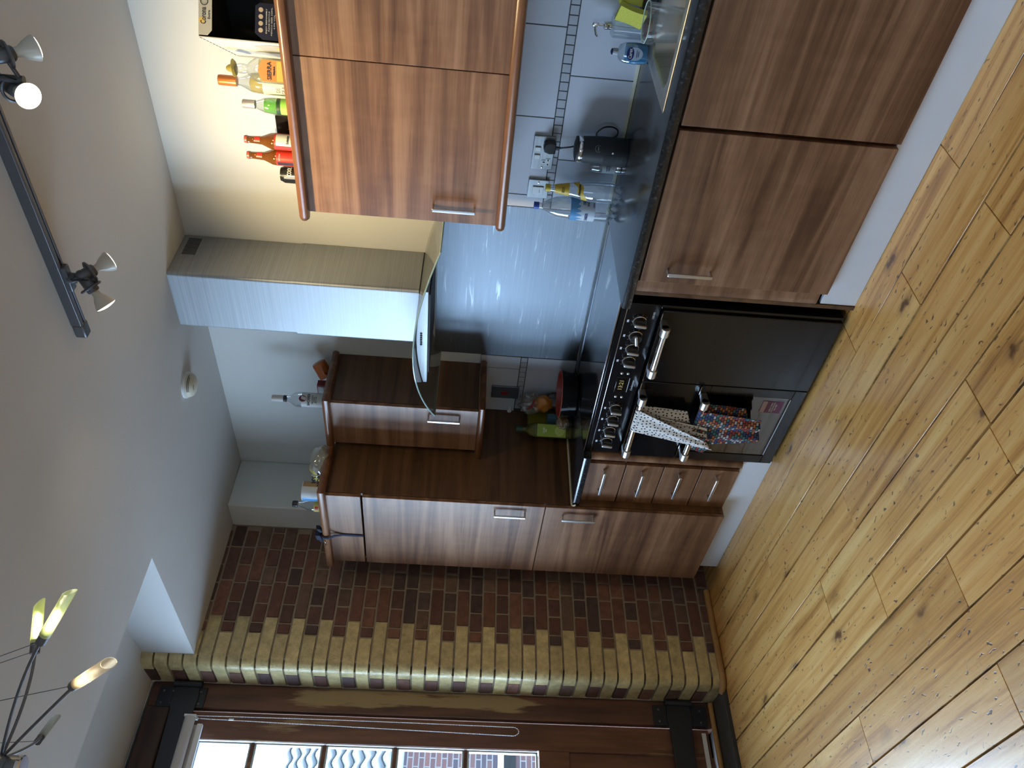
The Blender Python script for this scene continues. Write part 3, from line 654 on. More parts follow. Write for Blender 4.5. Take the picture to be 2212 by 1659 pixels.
# --- mouldings: rounded walnut rails over and under the wall cabinets
def rail(name, path, z, label, cat, r=.016, hh=.018, mat_=None):
    """path of (x, y) points; section is a rounded bar"""
    sec = [(-.022,-hh),(0,-hh),(.010,-hh*.85),(.016,-hh*.4),(.017,0),(.016,hh*.4),(.010,hh*.85),(0,hh),(-.022,hh)]
    n = len(path); vs = []; m = len(sec)
    for i, p in enumerate(path):
        p = Vector((p[0], p[1], 0)); a = Vector((*path[max(i-1,0)],0)); b = Vector((*path[min(i+1,n-1)],0))
        d1 = (p-a).normalized() if i else (b-p).normalized(); d2 = (b-p).normalized() if i < n-1 else d1
        n1 = Vector((d1.y,-d1.x,0)); n2 = Vector((d2.y,-d2.x,0)); nn = (n1+n2).normalized(); k = 1/max(.3, nn.dot(n1))
        for s_, zz in sec: q = p+nn*s_*k; vs.append((q.x, q.y, z+zz))
    fs = [(i*m+j, i*m+(j+1) % m, (i+1)*m+(j+1) % m, (i+1)*m+j) for i in range(n-1) for j in range(m)]+[tuple(range(m)), tuple(range((n-1)*m, n*m))]
    return tag(build(name, MB().add(vs, fs), mat_ or M['mould'], smooth=True), label, cat)
def rounded_end(x, y): return [(x, y)]
rail('cornice', [(4.0,-.358),(2.19,-.358),(2.178,-.352),(2.172,-.340)][::-1], 2.130, 'rounded walnut cornice along the top of the right wall cabinets', 'moulding')
rail('light_rail', [(4.0,-.358),(2.212,-.358),(2.200,-.352),(2.194,-.340)][::-1], 1.386, 'rounded walnut rail under the right wall cabinets', 'moulding')
rail('cornice', [(.176,-.650),(.818,-.650),(.818,-.358),(1.150,-.358),(1.150,-.03)], 2.131, 'walnut cornice stepping round the tall cupboard and narrow cabinet', 'moulding')
rail('light_rail', [(.800,-.352),(1.152,-.352),(1.152,-.03)], 1.386, 'walnut rail under the narrow wall cabinet left of hood', 'moulding', hh=.016)
# --- tiles, mosaic border
def tile_panel(xa, xb, ups, lows, mosx):
    tl = MB(); g = .0018
    def row(z0, z1, js):
        e = [xa]+[j for j in js if xa+.01 < j < xb-.01]+[xb]
        for a, b in zip(e, e[1:]): tl.box(a+g, b-g, -.0075, -.001, z0+g, z1-g)
    row(1.199, 1.404, ups); row(.912, 1.164, lows)
    gr = MB().box(xa, xb, -.0055, -.0005, .912, 1.404)
    o = struct('trim_%d' % (10 if xa > 2 else 11), gr, M['grout']); build('tiles', tl, M['tile'], o, bev=.0012)
    ms = MB(); x = mosx
    while x < xb:
        if x+.047 > xa: ms.box(max(x, xa)+.001, min(x+.0335, xb)-.001, -.0075, -.001, 1.166, 1.197)
        x += .0350
    build('mosaic_border', ms, M['mosaic'], o, bev=.001)
tile_panel(2.074, 4.2, [2.135, 2.485, 2.835, 3.185, 3.535, 3.885], [2.31, 2.66, 3.01, 3.36, 3.71, 4.06], 2.074)
tile_panel(.7795, 1.187, [1.10], [.905], .80)
# --- steel splashback
tag(build('steel_splashback', MB().box(1.189, 2.072, -.006, -.001, .915, 1.640), M['steel_splash'], bev=.0008), 'scratched brushed steel splashback behind the range cooker', 'splashback')

# ================================================================== EXTRACTOR HOOD
HX0, HX1, HY = 1.4945, 1.7907, -.2758
t = thing('cooker_hood', 'steel chimney hood with curved smoked glass canopy above the cooker', 'hood', (1.643,-.14,1.66))
xc = 1.643
def zg(x): return 1.707-.47*(x-xc)**2
def yg(x): u = (x-xc)/.45; return -(.425+.095*(1-u*u))+(-.022*u*-1)
gl = MB(); NU, NV = 48, 14
def gtop(u, v): x = xc-.45+.90*u; return (x, -.0065+(yg(x)+.0065)*v, zg(x))
gl.grid(gtop, NU, NV); gl.grid(lambda u, v: (gtop(u,v)[0], gtop(u,v)[1], gtop(u,v)[2]-.006), NU, NV)
rim = MB()
for k in range(NU):
    for vv in (1,):
        a, b = gtop(k/NU, vv), gtop((k+1)/NU, vv)
        gl.add([a, b, (b[0],b[1],b[2]-.006), (a[0],a[1],a[2]-.006)], [(0,1,2,3)])
edge = [gtop(0, v/NV) for v in range(NV+1)]+[gtop(k/NU, 1) for k in range(1, NU+1)]+[gtop(1, 1-v/NV) for v in range(1, NV+1)]
build('glass_canopy', gl, M['hoodglass'], t, smooth=True)
M['glassedge'] = mat('green_glass_edge', (.35,.50,.48), .12, spec=.8)
build('canopy_edge', MB().tube([(p[0],p[1],p[2]-.003) for p in edge], .0034, 6), M['glassedge'], t, smooth=True)
def chim(nm, z0, z1, e):
    b = MB(); r = .014; x0, x1, y0 = HX0-e, HX1+e, HY-e; pts = [(x0,-.0065)]
    for cx, cy, a0 in ((x0+r, y0+r, PI), (x1-r, y0+r, 1.5*PI)):
        pts += [(cx+r*math.cos(a0+PI/2*k/10), cy+r*math.sin(a0+PI/2*k/10)) for k in range(11)]
    pts.append((x1,-.0065)); m = len(pts)
    b.add([(p[0],p[1],z0) for p in pts]+[(p[0],p[1],z1) for p in pts], [(i,i+1,m+i+1,m+i) for i in range(m-1)])
    return build(nm, b, M['steel'], t, solid=.0015)
chim('chimney_lower', 1.700, 2.240, .0035)
cu = chim('chimney_upper', 2.238, ZC-.001, 0)
vt = MB()
for k in range(14): y = -.028-.0085*k; vt.box(HX1+.0008, HX1+.0016, y-.0022, y+.0022, 2.672, 2.728)
build('vent_slots', vt, M['black'], cu)
bb = MB(); n = 18
pts = [(1.385+(1.905-1.385)*k/n) for k in range(n+1)]
poly = [(x, zg(x)-.0085) for x in pts]+[(1.905, 1.651), (1.385, 1.651)]
bb.prism(poly, -.418, -.0065, 'y'); hb = build('fan_housing', bb, M['steel'], t, bev=.001)
build('grease_filter', MB().box(1.42, 1.87, -.39, -.03, 1.644, 1.652), M['blackmatt'], t)
for k in range(6): build('button', MB().lathe([(.0048,0),(.0048,.003),(.003,.0045)], (1.615+.0125*k,-.418,1.678), (0,-1,0), 10), M['black'], hb)

# ================================================================== RANGE COOKER
CX0, CX1, CY = 1.1527, 2.0485, -.569
t = thing('range_cooker', 'black range cooker with eight knobs and three doors', 'cooker', ((CX0+CX1)/2,-.3,0))
build('body', MB().box(CX0+.003, CX1-.003, -.530, -.03, .02, .895), M['blackmatt'], t, bev=.002)
hob = build('hob', MB().box(CX0, CX1+.004, CY+.004, -.062, .901, .9085), M['darkglass'], t, bev=.002)
build('rear_trim', MB().box(CX0, CX1+.004, -.060, -.008, .895, .9125), M['steel_splash'], t, bev=.002)
fas = build('control_panel', MB().box(CX0, CX1, CY, -.52, .7465, .8995), M['enamel'], t, bev=.002)
build('upper_trim', MB().box(CX0, CX1, CY-.004, CY+.004, .9045, .9095), M['chrome'], t, bev=.001)
build('panel_trim', MB().box(CX0, CX1, CY-.002, CY+.004, .8745, .8775), M['chrome'], t, bev=.001)
KN = [1.959, 1.881, 1.812, 1.742, 1.452, 1.379, 1.303, 1.228]
prt = mat('panel_print', (.60,.62,.65), .5)
kp = []
for i, kx in enumerate(KN):
    z = .815
    k = build('knob', MB().lathe([(.026,0),(.026,.004),(.0235,.006),(.0225,.020),(.0215,.0225)], (kx,CY,z), (0,-1,0), 28), M['black'], t, smooth=True)
    build('bezel', MB().lathe([(.0275,0),(.0285,.0035),(.0265,.0055),(.0255,.003)], (kx,CY,z), (0,-1,0), 28), M['chrome'], k, smooth=True)
    rot = .12 if i != 1 else 1.35
    ax = Vector((math.sin(rot), 0, math.cos(rot)))
    build('lever', MB().obox((kx,CY-.029,z), ax, ax.cross(Vector((0,1,0))), (0,1,0), .0245, .0062, .0075), M['satin'] if i != 1 else M['satin'], k, bev=.004, seg=3)
    tk = MB()
    for q in range(9): a = PI*(.75-1.5*q/8)+PI/2; tk.box(kx+.034*math.cos(a)-.0007, kx+.034*math.cos(a)+.0007, CY-.0006, CY, z+.034*math.sin(a)-.0007, z+.034*math.sin(a)+.0007)
    tk.box(kx-.006, kx+.006, CY-.0006, CY, z+.042, z+.050); tk.box(kx-.0035, kx+.0035, CY-.0008, CY-.0005, z+.0435, z+.0485)
    build('dial_marks', tk, prt, k)
ck = build('clock_display', MB().box(1.556, 1.648, CY-.002, CY, .797, .843), M['darkglass'], t, bev=.001)
amb = mat('dim_clock_digits', (.2,.16,.05), .5, emit=(.55,.45,.12), es=.35)
text('digits', '13:21', .026, (1.602, CY-.0025, .820), (1,0,0), (0,0,1), amb, ck, .052)
build('frame_line', MB().box(1.560, 1.644, CY-.001, CY, .7885, .7905), prt, ck)
for x in (1.530, 1.672):
    for z in (.829, .803): build('clock_button', MB().lathe([(.0055,0),(.0055,.004),(.0035,.005)], (x,CY,z), (0,-1,0), 12), M['satin'], ck, smooth=True)
text('maker_lettering', 'Cookmaster', .013, (1.602, CY-.0008, .772), (1,0,0), (0,0,1), prt, fas, .062, shear=.25)
text('badge_lettering', 'LEISURE', .011, (1.995, CY-.0008, .766), (1,0,0), (0,0,1), prt, fas, .034)
DY = CY-.012
def rail_handle(parent, xa, xb, z):
    g = build('handle', MB().cyl((xa+.03,DY-.052,z), (xb-.03,DY-.052,z), .0125, 24), M['chrome'], parent, smooth=True)
    for x, s in ((xa, 1), (xb, -1)):
        br = MB(); br.cyl((x,DY-.052,z), (x+.040*s,DY-.052,z), .0185, 24)
        br.prism([(DY,z+.013),(DY-.052,z+.0165),(DY-.060,z+.005),(DY-.052,z-.0165),(DY,z-.013)], x, x+.022*s, 'x')
        build('bracket', br, M['satin'], g, bev=.002)
    return g
d = build('tall_door', MB().box(1.6455, CX1-.018, DY, CY+.035, .022, .7385), M['enamel'], t, bev=.003); rail_handle(d, 1.725, 1.990, .726)
build('side_frame', MB().box(CX1-.017, CX1, CY, CY+.05, .022, .745), M['enamel'], t, bev=.002)
d = build('grill_door', MB().box(CX0+.001, 1.6415, DY, CY+.035, .4845, .7385), M['enamel'], t, bev=.003); rail_handle(d, 1.212, 1.598, .730)
build('door_trim', MB().box(CX0+.001, 1.6415, DY-.002, DY+.002, .736, .7392), M['chrome'], d); 
build('door_trim', MB().box(1.6455, CX1-.018, DY-.002, DY+.002, .736, .7392), M['chrome'], t)
fr = MB().box(CX0+.001, 1.6415, DY, CY+.03, .438, .4805).box(CX0+.001, 1.6415, DY, CY+.03, .022, .075).box(CX0+.001, 1.206, DY, CY+.03, .075, .438).box(1.592, 1.6415, DY, CY+.03, .075, .438)
d = build('oven_door', fr, M['enamel'], t, bev=.002); rail_handle(d, 1.212, 1.598, .462)
build('oven_glass', MB().box(1.204, 1.594, DY+.004, DY+.009, .073, .440), M['ovenglass'], d)
build('door_trim', MB().box(CX0+.001, 1.6415, DY-.002, DY+.002, .478, .4812), M['chrome'], d)
build('glass_line', MB().box(1.215, 1.588, DY-.0008, DY+.001, .0755, .0785), prt, d)
sh = MB()
for z in (.385, .370, .355, .295, .245, .235, .225, .180): sh.tube([(1.215,-.50,z),(1.585,-.50,z)], .0022, 6); sh.tube([(1.215,-.36,z),(1.585,-.36,z)], .0016, 6)
build('oven_racks', sh, M['chrome'], t); build('oven_cavity', MB().box(1.20, 1.60, -.531, -.5305, .07, .44), mat('oven_cavity', (.03,.03,.032), .5), t)
stk = build('energy_sticker', MB().box(1.497, 1.570, DY+.0028, DY+.0038, .097, .190), mat('purple_sticker', (.16,.055,.13), .5), d)
build('sticker_band', MB().box(1.499, 1.568, DY+.0020, DY+.0028, .168, .188), mat('pale_sticker_band', (.45,.36,.42), .5), stk)
text('sticker_print', 'ENERGY SAVING\nMULTIFUNCTION\nFAN OVEN', .010, (1.5335,DY+.0024,.135), (1,0,0), (0,0,1), prt, stk, .060)
for fx_, fy_ in ((1.2,-.48),(2.0,-.48),(1.2,-.1),(2.0,-.1)): build('foot', MB().cyl((fx_,fy_,0.002), (fx_,fy_,.03), .018, 12), M['black'], t)

# ================================================================== LAMPS
warm = (1.0, .78, .42)
def emitmat(name, col, s):
    m = bpy.data.materials.new(name); m.use_nodes = True; t_ = m.node_tree; t_.nodes.clear()
    o = t_.nodes.new('ShaderNodeOutputMaterial'); e = t_.nodes.new('ShaderNodeEmission'); e.inputs[0].default_value = tuple(col)+(1,); e.inputs[1].default_value = s
    t_.links.new(e.outputs[0], o.inputs[0]); return m
M['bulb'] = emitmat('lit_bulb_face', (1, .90, .66), 14)
M['bulbdim'] = emitmat('lit_bulb_face_side', (1, .92, .75), 4)
M['bulbglass'] = mat('pearl_bulb_neck', (.62,.58,.50), .35)
TY = -.985
t = thing('lighting_track', 'dark grey ceiling track holding two double spotlights', 'track', (3.1, TY, ZC))
tr = MB().prism([(TY-.018,2.7525),(TY-.018,2.722),(TY-.012,2.718),(TY-.004,2.718),(TY-.004,2.724),(TY+.004,2.724),(TY+.004,2.718),(TY+.012,2.718),(TY+.018,2.722),(TY+.018,2.7525)], 2.14, 4.6, 'x')
build('rail', tr, M['gunmetal'], t, bev=.001)
build('end_cap', MB().box(2.088, 2.142, TY-.019, TY+.019, 2.716, 2.7525), M['gunmetal'], t, bev=.006)
def spot_pair(x, label, heads, n):
    t = thing('double_spotlight', label, 'spotlight', (x, TY, 2.72), 'double spotlights on the ceiling track')
    build('adapter', MB().box(x-.045, x+.045, TY-.014, TY+.014, 2.704, 2.722), M['gunmetal'], t, bev=.004)
    build('stem', MB().cyl((x,TY,2.706), (x,TY,2.628), .0095, 14).cyl((x,TY,2.712), (x,TY,2.690), .017, 16), M['gunmetal'], t, smooth=True)
    for side, d, lit, power in heads:
        d = Vector(d).normalized(); c = Vector(side); 
        h = build('lamp_holder', MB().lathe([(.012,-.052),(.017,-.046),(.019,-.010),(.019,.0),(.016,.004)], c, d, 20).lathe([(.0055,-.072),(.0065,-.066),(.0065,-.05)], c, d, 10), M['gunmetal'], t, smooth=True)
        u = d.cross(Vector((0,0,1))).normalized(); v = u.cross(d)
        rg = MB(); rg.tube([c-d*.012+(u*math.cos(a*PI/16)+v*math.sin(a*PI/16))*.030 for a in range(32)], .0042, 6, closed=True)
        rg.obox(c-d*.012, u, v, d, .030, .003, .005)
        build('ring', rg, M['gunmetal'], h, smooth=True)
        build('arm', MB().cyl(c-d*.02, (x,TY,2.636), .0055, 10), M['gunmetal'], h, smooth=True)
        b = build('bulb', MB().lathe([(.012,0),(.013,.016),(.022,.030),(.0305,.050),(.0315,.056)], c, d, 28, caps=False), M['bulbglass'], t, smooth=True)
        build('bulb_face', MB().lathe([(.0312,.056),(.024,.0595),(.012,.062),(.0001,.063)], c, d, 28, caps=False), M['bulb'] if lit else M['bulbdim'], b, smooth=True)
        l = bpy.data.lights.new('spot_light', 'SPOT'); l.energy = power*2.6; l.color = warm; l.spot_size = math.radians(118); l.spot_blend = .9; l.shadow_soft_size = .028
        lo = bpy.data.objects.new('spot_light', l); COL.objects.link(lo); p = c+d*.070; lo.location = p-Vector((x,TY,2.72)); lo.parent = t
        lo.rotation_euler = d.to_track_quat('-Z', 'Y').to_euler()
    build('flex', MB().tube([(x+.004,TY-.01,2.70),(x+.020,TY-.035,2.68),(x+.022,TY-.03,2.655),(x+.005,TY-.012,2.64)], .0028, 6), M['black'], t)
spot_pair(2.955, 'double spotlight nearer the camera with one bulb glaring at the lens',
    [((2.925,TY+.0,2.655), (.10,-.62,-.78), True, 12), ((3.015,TY+.012,2.640), (.0,.70,-.70), True, 3.8)], 1)
spot_pair(2.325, 'double spotlight near the far end of the ceiling track',
    [((2.345,TY+.022,2.640), (.10,.70,-.62), False, 22), ((2.300,TY-.022,2.636), (-.60,-.25,-.45), False, 8)], 2)
# smoke alarm
t = thing('smoke_alarm', 'round cream smoke alarm on the ceiling left of the hood', 'alarm', (1.23,-.385,ZC))
build('base', MB().lathe([(.062,0),(.062,-.010),(.055,-.014)], (1.23,-.385,ZC-.0005), (0,0,1), 32), M['white'], t, smooth=True)
cream = mat('cream_plastic', (.62,.58,.46), .45)
sm = build('cover', MB().lathe([(.056,-.012),(.056,-.022),(.050,-.034),(.036,-.043),(.018,-.047),(.0001,-.048)], (1.23,-.385,ZC), (0,0,1), 36, caps=False), cream, t, smooth=True)
vs_ = MB()
for k in range(5):
    z = -.0245-.0048*k; rr = .0555-.0032*k-.0008*k*k
    pts = [(1.23+rr*math.cos(a), -.385+rr*math.sin(a), ZC+z) for a in [math.radians(-80+i*10-k*2) for i in range(10-k)]]
    vs_.tube(pts, .0018, 5)
build('vents', vs_, M['black'], sm)
# hanging halogen chandelier
CHC = Vector((2.426,-2.414,2.273))
t = thing('chandelier', 'hanging wire chandelier with curved arms and frosted glass tube lamps', 'chandelier', CHC)
cyl_ = []
for k in range(7): cyl_ += [(.0185, .065-.018*k), (.0172, .065-.018*k-.015), (.0185, .065-.018*k-.0175)]
build('body', MB().lathe(cyl_, CHC, (0,0,1), 32), M['gunmetal'], t, smooth=False)
build('mirror_cap', MB().lathe([(.0188,-.058),(.0188,-.064),(.017,-.066),(.0001,-.066)], CHC, (0,0,1), 32, caps=False), M['chrome'], t, smooth=True)
build('rod', MB().cyl(CHC+Vector((0,0,.06)), (CHC.x,CHC.y,ZC), .006, 10), M['gunmetal'], t, smooth=True)
def frosted(name, tint):
    m, tt, b = newmat(name); b.inputs['Base Color'].default_value = tuple(tint)+(1,); b.inputs['Roughness'].default_value = .5
    b.inputs['Transmission Weight'].default_value = .55; b.inputs['Alpha'].default_value = .72; return m
M['tubey'] = frosted('yellow_green_frosted_glass', (.75,.85,.30)); M['tubeo'] = frosted('amber_frosted_glass', (.95,.75,.40)); M['tubew'] = frosted('white_frosted_glass', (.8,.85,.8))
M['glowy'] = emitmat('lit_capsule_yellow', (1,1,.70), 9); M['glowo'] = emitmat('lit_capsule_amber', (1,.82,.52), 9)
def lamp_arm(sock, tip, bend, gm, glow):
    sock, tip = Vector(sock), Vector(tip); d = (tip-sock).normalized(); L = (tip-sock).length
    st = CHC+Vector((-.006,.014,-.02)); pts = []
    for k in range(17):
        u = k/16; p = st*(1-u)**2+Vector(bend)*2*u*(1-u)+sock*u*u; pts.append(p)
    a = build('arm', MB().tube(pts, .0028, 8), M['gunmetal'], t, smooth=True)
    build('socket', MB().cyl(sock-d*.018, sock+d*.006, .0085, 14), M['gunmetal'], a, smooth=True)
    x = (d.cross(Vector((0,0,1)))).normalized(); y = d.cross(x); g = MB(); n = 20; vs = []
    for j in range(2):
        for k in range(n):
            an = 2*PI*k/n; q = L if j else .0; extra = (.009*math.sin(an)) if j else 0
            vs.append(sock+d*(q+extra)+(x*math.cos(an)+y*math.sin(an))*.0085)
    g.add(vs, [(k,(k+1)%n,n+(k+1)%n,n+k) for k in range(n)])
    build('glass_tube', g, gm, a, smooth=True, solid=.0015)
    if glow:
        build('capsule', MB().lathe([(.002,.010),(.0055,.014),(.0068,.026),(.0060,.050),(.002,.056)], sock, d, 14), glow, a, smooth=True)
        l = bpy.data.lights.new('capsule_light', 'POINT'); l.energy = .8; l.color = (1,.9,.7); l.shadow_soft_size = .01
        lo = bpy.data.objects.new('capsule_light', l); COL.objects.link(lo); lo.location = sock+d*.035-CHC; lo.parent = t
    mb_ = MB().tube([sock-d*.014, sock+(CHC+Vector((0,0,.42))-sock)*.9], .0008, 5)
    build('wire', mb_, M['gunmetal'], a)
CHC_ = CHC
lamp_arm((2.638,-2.274,2.159), (2.710,-2.233,2.113), (2.561,-2.320,2.212), M['tubey'], M['glowy'])
lamp_arm((2.507,-2.229,2.236), (2.524,-2.160,2.252), (2.474,-2.292,2.222), M['tubey'], M['glowy'])
lamp_arm((2.639,-2.353,2.077), (2.740,-2.362,1.998), (2.560,-2.373,2.145), M['tubeo'], M['glowo'])
lamp_arm((1.950,-2.200,2.420), (1.907,-2.140,2.425), (2.287,-2.336,2.271), M['tubew'], None)

# ================================================================== LOOSE THINGS
CAMP = Vector((3.927, -2.881))
def face(x, y): return math.atan2(CAMP.y-y, CAMP.x-x)
pal = {}
def flat(name, col, rough=.45, metal=0):
    if name not in pal: pal[name] = mat(name, col, rough, metal, noise=.03)
    return pal[name]
INK = flat('dark_print', (.02,.02,.03)); INKW = flat('white_print', (.75,.75,.72)); INKB = flat('navy_print', (.01,.02,.18))
def bottle(name, label, cat, x, y, z, prof, gm, cap=None, bands=(), liquid=None, lm=None, group=None, capname='cap'):
    t = thing(name, label, cat, (x,y,z), group)
    b = build('glass', MB().lathe([(r, h+z) for r, h in prof], (x,y,0), (0,0,1), 32, caps=False).lathe([(prof[0][0],z+.0005),(.0001,z+.002)], (x,y,0), (0,0,1), 32, caps=False), gm, t, smooth=True)
    if liquid: build('liquid', MB().lathe([(.0001,z+.003)]+[(max(.001,r-.0025), h+z) for r, h in prof if h <= liquid]+[(.0001, z+liquid)], (x,y,0), (0,0,1), 28, caps=False), lm, t, smooth=True)
    if cap:
        pr, cm = cap; build(capname, MB().lathe([(r, h+z) for r, h in pr], (x,y,0), (0,0,1), 28), cm, t, smooth=True)
    for nm, pr, m_, aw in bands:
        a = face(x, y); f_ = aw >= 6.2
        build(nm, MB().lathe([(r, h+z) for r, h in pr], (x,y,0), (0,0,1), 32, caps=False, a0=0 if f_ else 0, a1=2*PI if f_ else aw) if f_ else sector(pr, x, y, z, a, aw), m_, t, smooth=True)
    return t
def sector(pr, x, y, z, a, aw, n=20):
    mb = MB(); vs = []
    for r, h in pr:
        for k in range(n+1): q = a-aw/2+aw*k/n; vs.append((x+r*math.cos(q), y+r*math.sin(q), z+h))
    m_ = n+1; return mb.add(vs, [(i*m_+k, i*m_+k+1, (i+1)*m_+k+1, (i+1)*m_+k) for i in range(len(pr)-1) for k in range(n)])
ZT = 2.119
# -- on the right wall cabinets
def beer(x, y, label, ang, kind):
    prof = [(.029,0),(.0305,.006),(.0305,.128),(.029,.142),(.0215,.160),(.0155,.175),(.0138,.200),(.0125,.222),(.0132,.224),(.0132,.232),(.0120,.235)]
    t = bottle('beer_bottle', label, 'bottle', x, y, ZT, prof, M['amber'], ([(.0145,.228),(.0148,.231),(.0135,.2385),(.0001,.2395)], flat('red_crown_cap', (.50,.10,.07), .3)),
        group='brown beer bottles on the wall cabinet', capname='crown_cap')
    red = flat('red_beer_label', (.62,.035,.02), .35)
    build('label', sector([(.0310,.020),(.0310,.125)], x, y, ZT, ang, 2.5), red, t, smooth=True)
    build('neck_label', sector([(.0156,.180),(.0146,.200)], x, y, ZT, ang+.3, 1.4), red, t, smooth=True)
    if kind:
        w_ = build('white_label_panel', sector([(.0314,.030),(.0314,.118)], x, y, ZT, ang+.25, 1.5), flat('cream_label', (.72,.68,.60)), t, smooth=True)
        curved_text('lettering', 'Budweiser', .016, (x,y), .0316, ZT+.075, ang+.25, INK, w_, .034, shear=.4)
    else:
        curved_text('lettering', 'BUDWEISER', .007, (x,y), .0312, ZT+.112, ang+.1, INKW, t, .026)
        build('label_seam', sector([(.0311,.020),(.0311,.120)], x, y, ZT, ang-.75, .5), flat('dark_label_edge', (.03,.01,.01)), t, smooth=True)
    return t
beer(2.395, -.2, 'brown beer bottle showing its cream label, beside the green bottle', face(2.395,-.2), 1)
beer(2.330, -.2, 'brown beer bottle with plain red label, next to the black can', face(2.33,-.2)-.1, 0)
x, y = 2.259, -.2
t = thing('drinks_can', 'black drinks can at the left end of the wall cabinet top', 'can', (x,y,ZT))
build('body', MB().lathe([(.025,0),(.033,.006),(.033,.104),(.0265,.117),(.0265,.1195),(.0245,.1195),(.0235,.116),(.0001,.116)], (x,y,ZT), (0,0,1), 32, caps=False), flat('black_can', (.03,.03,.03), .28, .5), t, smooth=True)
build('silver_stripe', sector([(.0333,.008),(.0333,.103)], x, y, ZT, face(x,y)-.45, .22), M['satin'], t, smooth=True)
curved_text('lettering', 'COOL', .022, (x,y), .0334, ZT+.082, face(x,y)+.35, INKW, t, .034, bold=.0006)
# green spirit
x, y = 2.535, -.2
t = bottle('green_bottle', 'bright green spirit bottle with a silver screw cap', 'bottle', x, y, ZT, [(.026,0),(.0285,.006),(.0285,.125),(.026,.145),(.017,.168),(.0125,.178),(.0125,.190)], M['clear'],
   ([(.0155,.180),(.0155,.222),(.0145,.2245),(.0001,.2245)], flat('silver_cap', (.55,.53,.52), .35, .6)), liquid=.150, lm=M['greenglass'])
build('label', sector([(.0290,.020),(.0290,.085)], x, y, ZT, face(x,y), 2.4), flat('lime_label', (.35,.75,.10)), t, smooth=True)
build('label_band', sector([(.0291,.088),(.0291,.100)], x, y, ZT, face(x,y), 2.6), flat('dark_green_label', (.02,.06,.02)), t, smooth=True)
# tall orange-capped tequila
x, y = 2.592, -.15
t = bottle('spirit_bottle', 'tall pale gold spirit bottle with an orange foil cap', 'bottle', x, y, ZT, [(.034,0),(.0365,.006),(.0365,.170),(.033,.195),(.020,.222),(.0145,.235),(.0145,.25)], M['clear'],
   ([(.0185,.248),(.0185,.305),(.0175,.312),(.0001,.312)], flat('orange_foil', (.60,.20,.05), .3, .4)), liquid=.205, lm=M['goldliq'])
wl_ = build('label', sector([(.0370,.045),(.0370,.150)], x, y, ZT, face(x,y)-.3, 2.2), flat('pale_gold_label', (.75,.72,.62)), t, smooth=True)
build('label_foot', sector([(.0372,.015),(.0372,.040)], x, y, ZT, face(x,y)-.3, 2.2), flat('orange_label', (.75,.33,.04)), t, smooth=True)
curved_text('lettering', 'DE\nGRA', .020, (x,y), .0373, ZT+.085, face(x,y)-.55, flat('grey_print', (.25,.25,.27)), wl_, .030)
# sombrero-capped flask
x, y = 2.688, -.25; a = face(x, y)
t = thing('tequila_flask', 'clear flask of tequila with orange label and hat-shaped cap', 'bottle', (x,y,ZT))
dx, dy = Vector((-math.sin(a), math.cos(a), 0)), Vector((math.cos(a), math.sin(a), 0))
def oval(hw, hd, z, n=28, p=2.8):
    out = []
    for k in range(n):
        q = 2*PI*k/n; c, s_ = math.cos(q), math.sin(q); r = (abs(c)**p+abs(s_)**p)**(-1/p)
        out.append(Vector((x,y,z))+dx*hw*r*c+dy*hd*r*s_)
    return out
def loft(rings, cap=True):
    mb = MB(); n = len(rings[0]); vs = [p for r in rings for p in r]
    fs = [(i*n+k, i*n+(k+1) % n, (i+1)*n+(k+1) % n, (i+1)*n+k) for i in range(len(rings)-1) for k in range(n)]
    if cap: fs += [tuple(range(n))[::-1], tuple(range((len(rings)-1)*n, len(rings)*n))]
    return mb.add(vs, fs)
build('glass', loft([oval(.040,.022,ZT), oval(.041,.023,ZT+.125), oval(.038,.022,ZT+.145), oval(.024,.018,ZT+.165,p=2.2), oval(.014,.014,ZT+.175,p=2), oval(.0165,.0165,ZT+.186,p=2), oval(.0165,.0165,ZT+.200,p=2), oval(.012,.012,ZT+.212,p=2)]), M['clear'], t, smooth=True)
build('liquid', loft([oval(.037,.019,ZT+.004), oval(.037,.019,ZT+.132)]), M['goldliq'], t, smooth=True)
hb_ = lambda u, v: Vector((x,y,ZT+v))+dx*u+dy*.0242
lb = MB(); pts = [hb_(-.034,.010), hb_(.034,.010), hb_(.034,.118), hb_(0,.134), hb_(-.034,.118)]; lb.add(pts+[p-dy*.0006 for p in pts], [(0,1,2,3,4),(9,8,7,6,5)]+[(i,(i+1)%5,5+(i+1)%5,5+i) for i in range(5)])
lo_ = build('label', lb, flat('orange_label2', (.62,.22,.05)), t)
lb2 = MB(); pts = [hb_(-.032,.014)+dy*.0004, hb_(.032,.014)+dy*.0004, hb_(.032,.070)+dy*.0004, hb_(-.032,.070)+dy*.0004]; lb2.add(pts, [(0,1,2,3)]); build('label_scene', lb2, flat('amber_label', (.72,.42,.08)), lo_)
lb3 = MB(); pts = [hb_(.004,.012)+dy*.0008, hb_(.032,.012)+dy*.0008, hb_(.032,.048)+dy*.0008, hb_(.016,.030)+dy*.0008]; lb3.add(pts, [(0,1,2,3)]); build('label_hill', lb3, flat('grey_hill', (.10,.11,.12)), lo_)
for s_, hgt, zz, wd in (('SIERRA', .020, .094, .058), ('TEQUILA', .007, .078, .030)): text('lettering', s_, hgt, hb_(0,zz)+dy*.0009, dx, (0,0,1), INK, lo_, wd, bold=.0004)
build('hat_cap', MB().lathe([(.0001,.0),(.024,.0),(.030,.006),(.029,.008),(.020,.007),(.015,.010),(.011,.024),(.006,.031),(.0001,.033)], (x,y,ZT+.2135), (math.cos(a-1.6)*.12,math.sin(a-1.6)*.12,1), 28, caps=False), flat('olive_plastic_hat', (.30,.25,.06), .4), t, smooth=True)
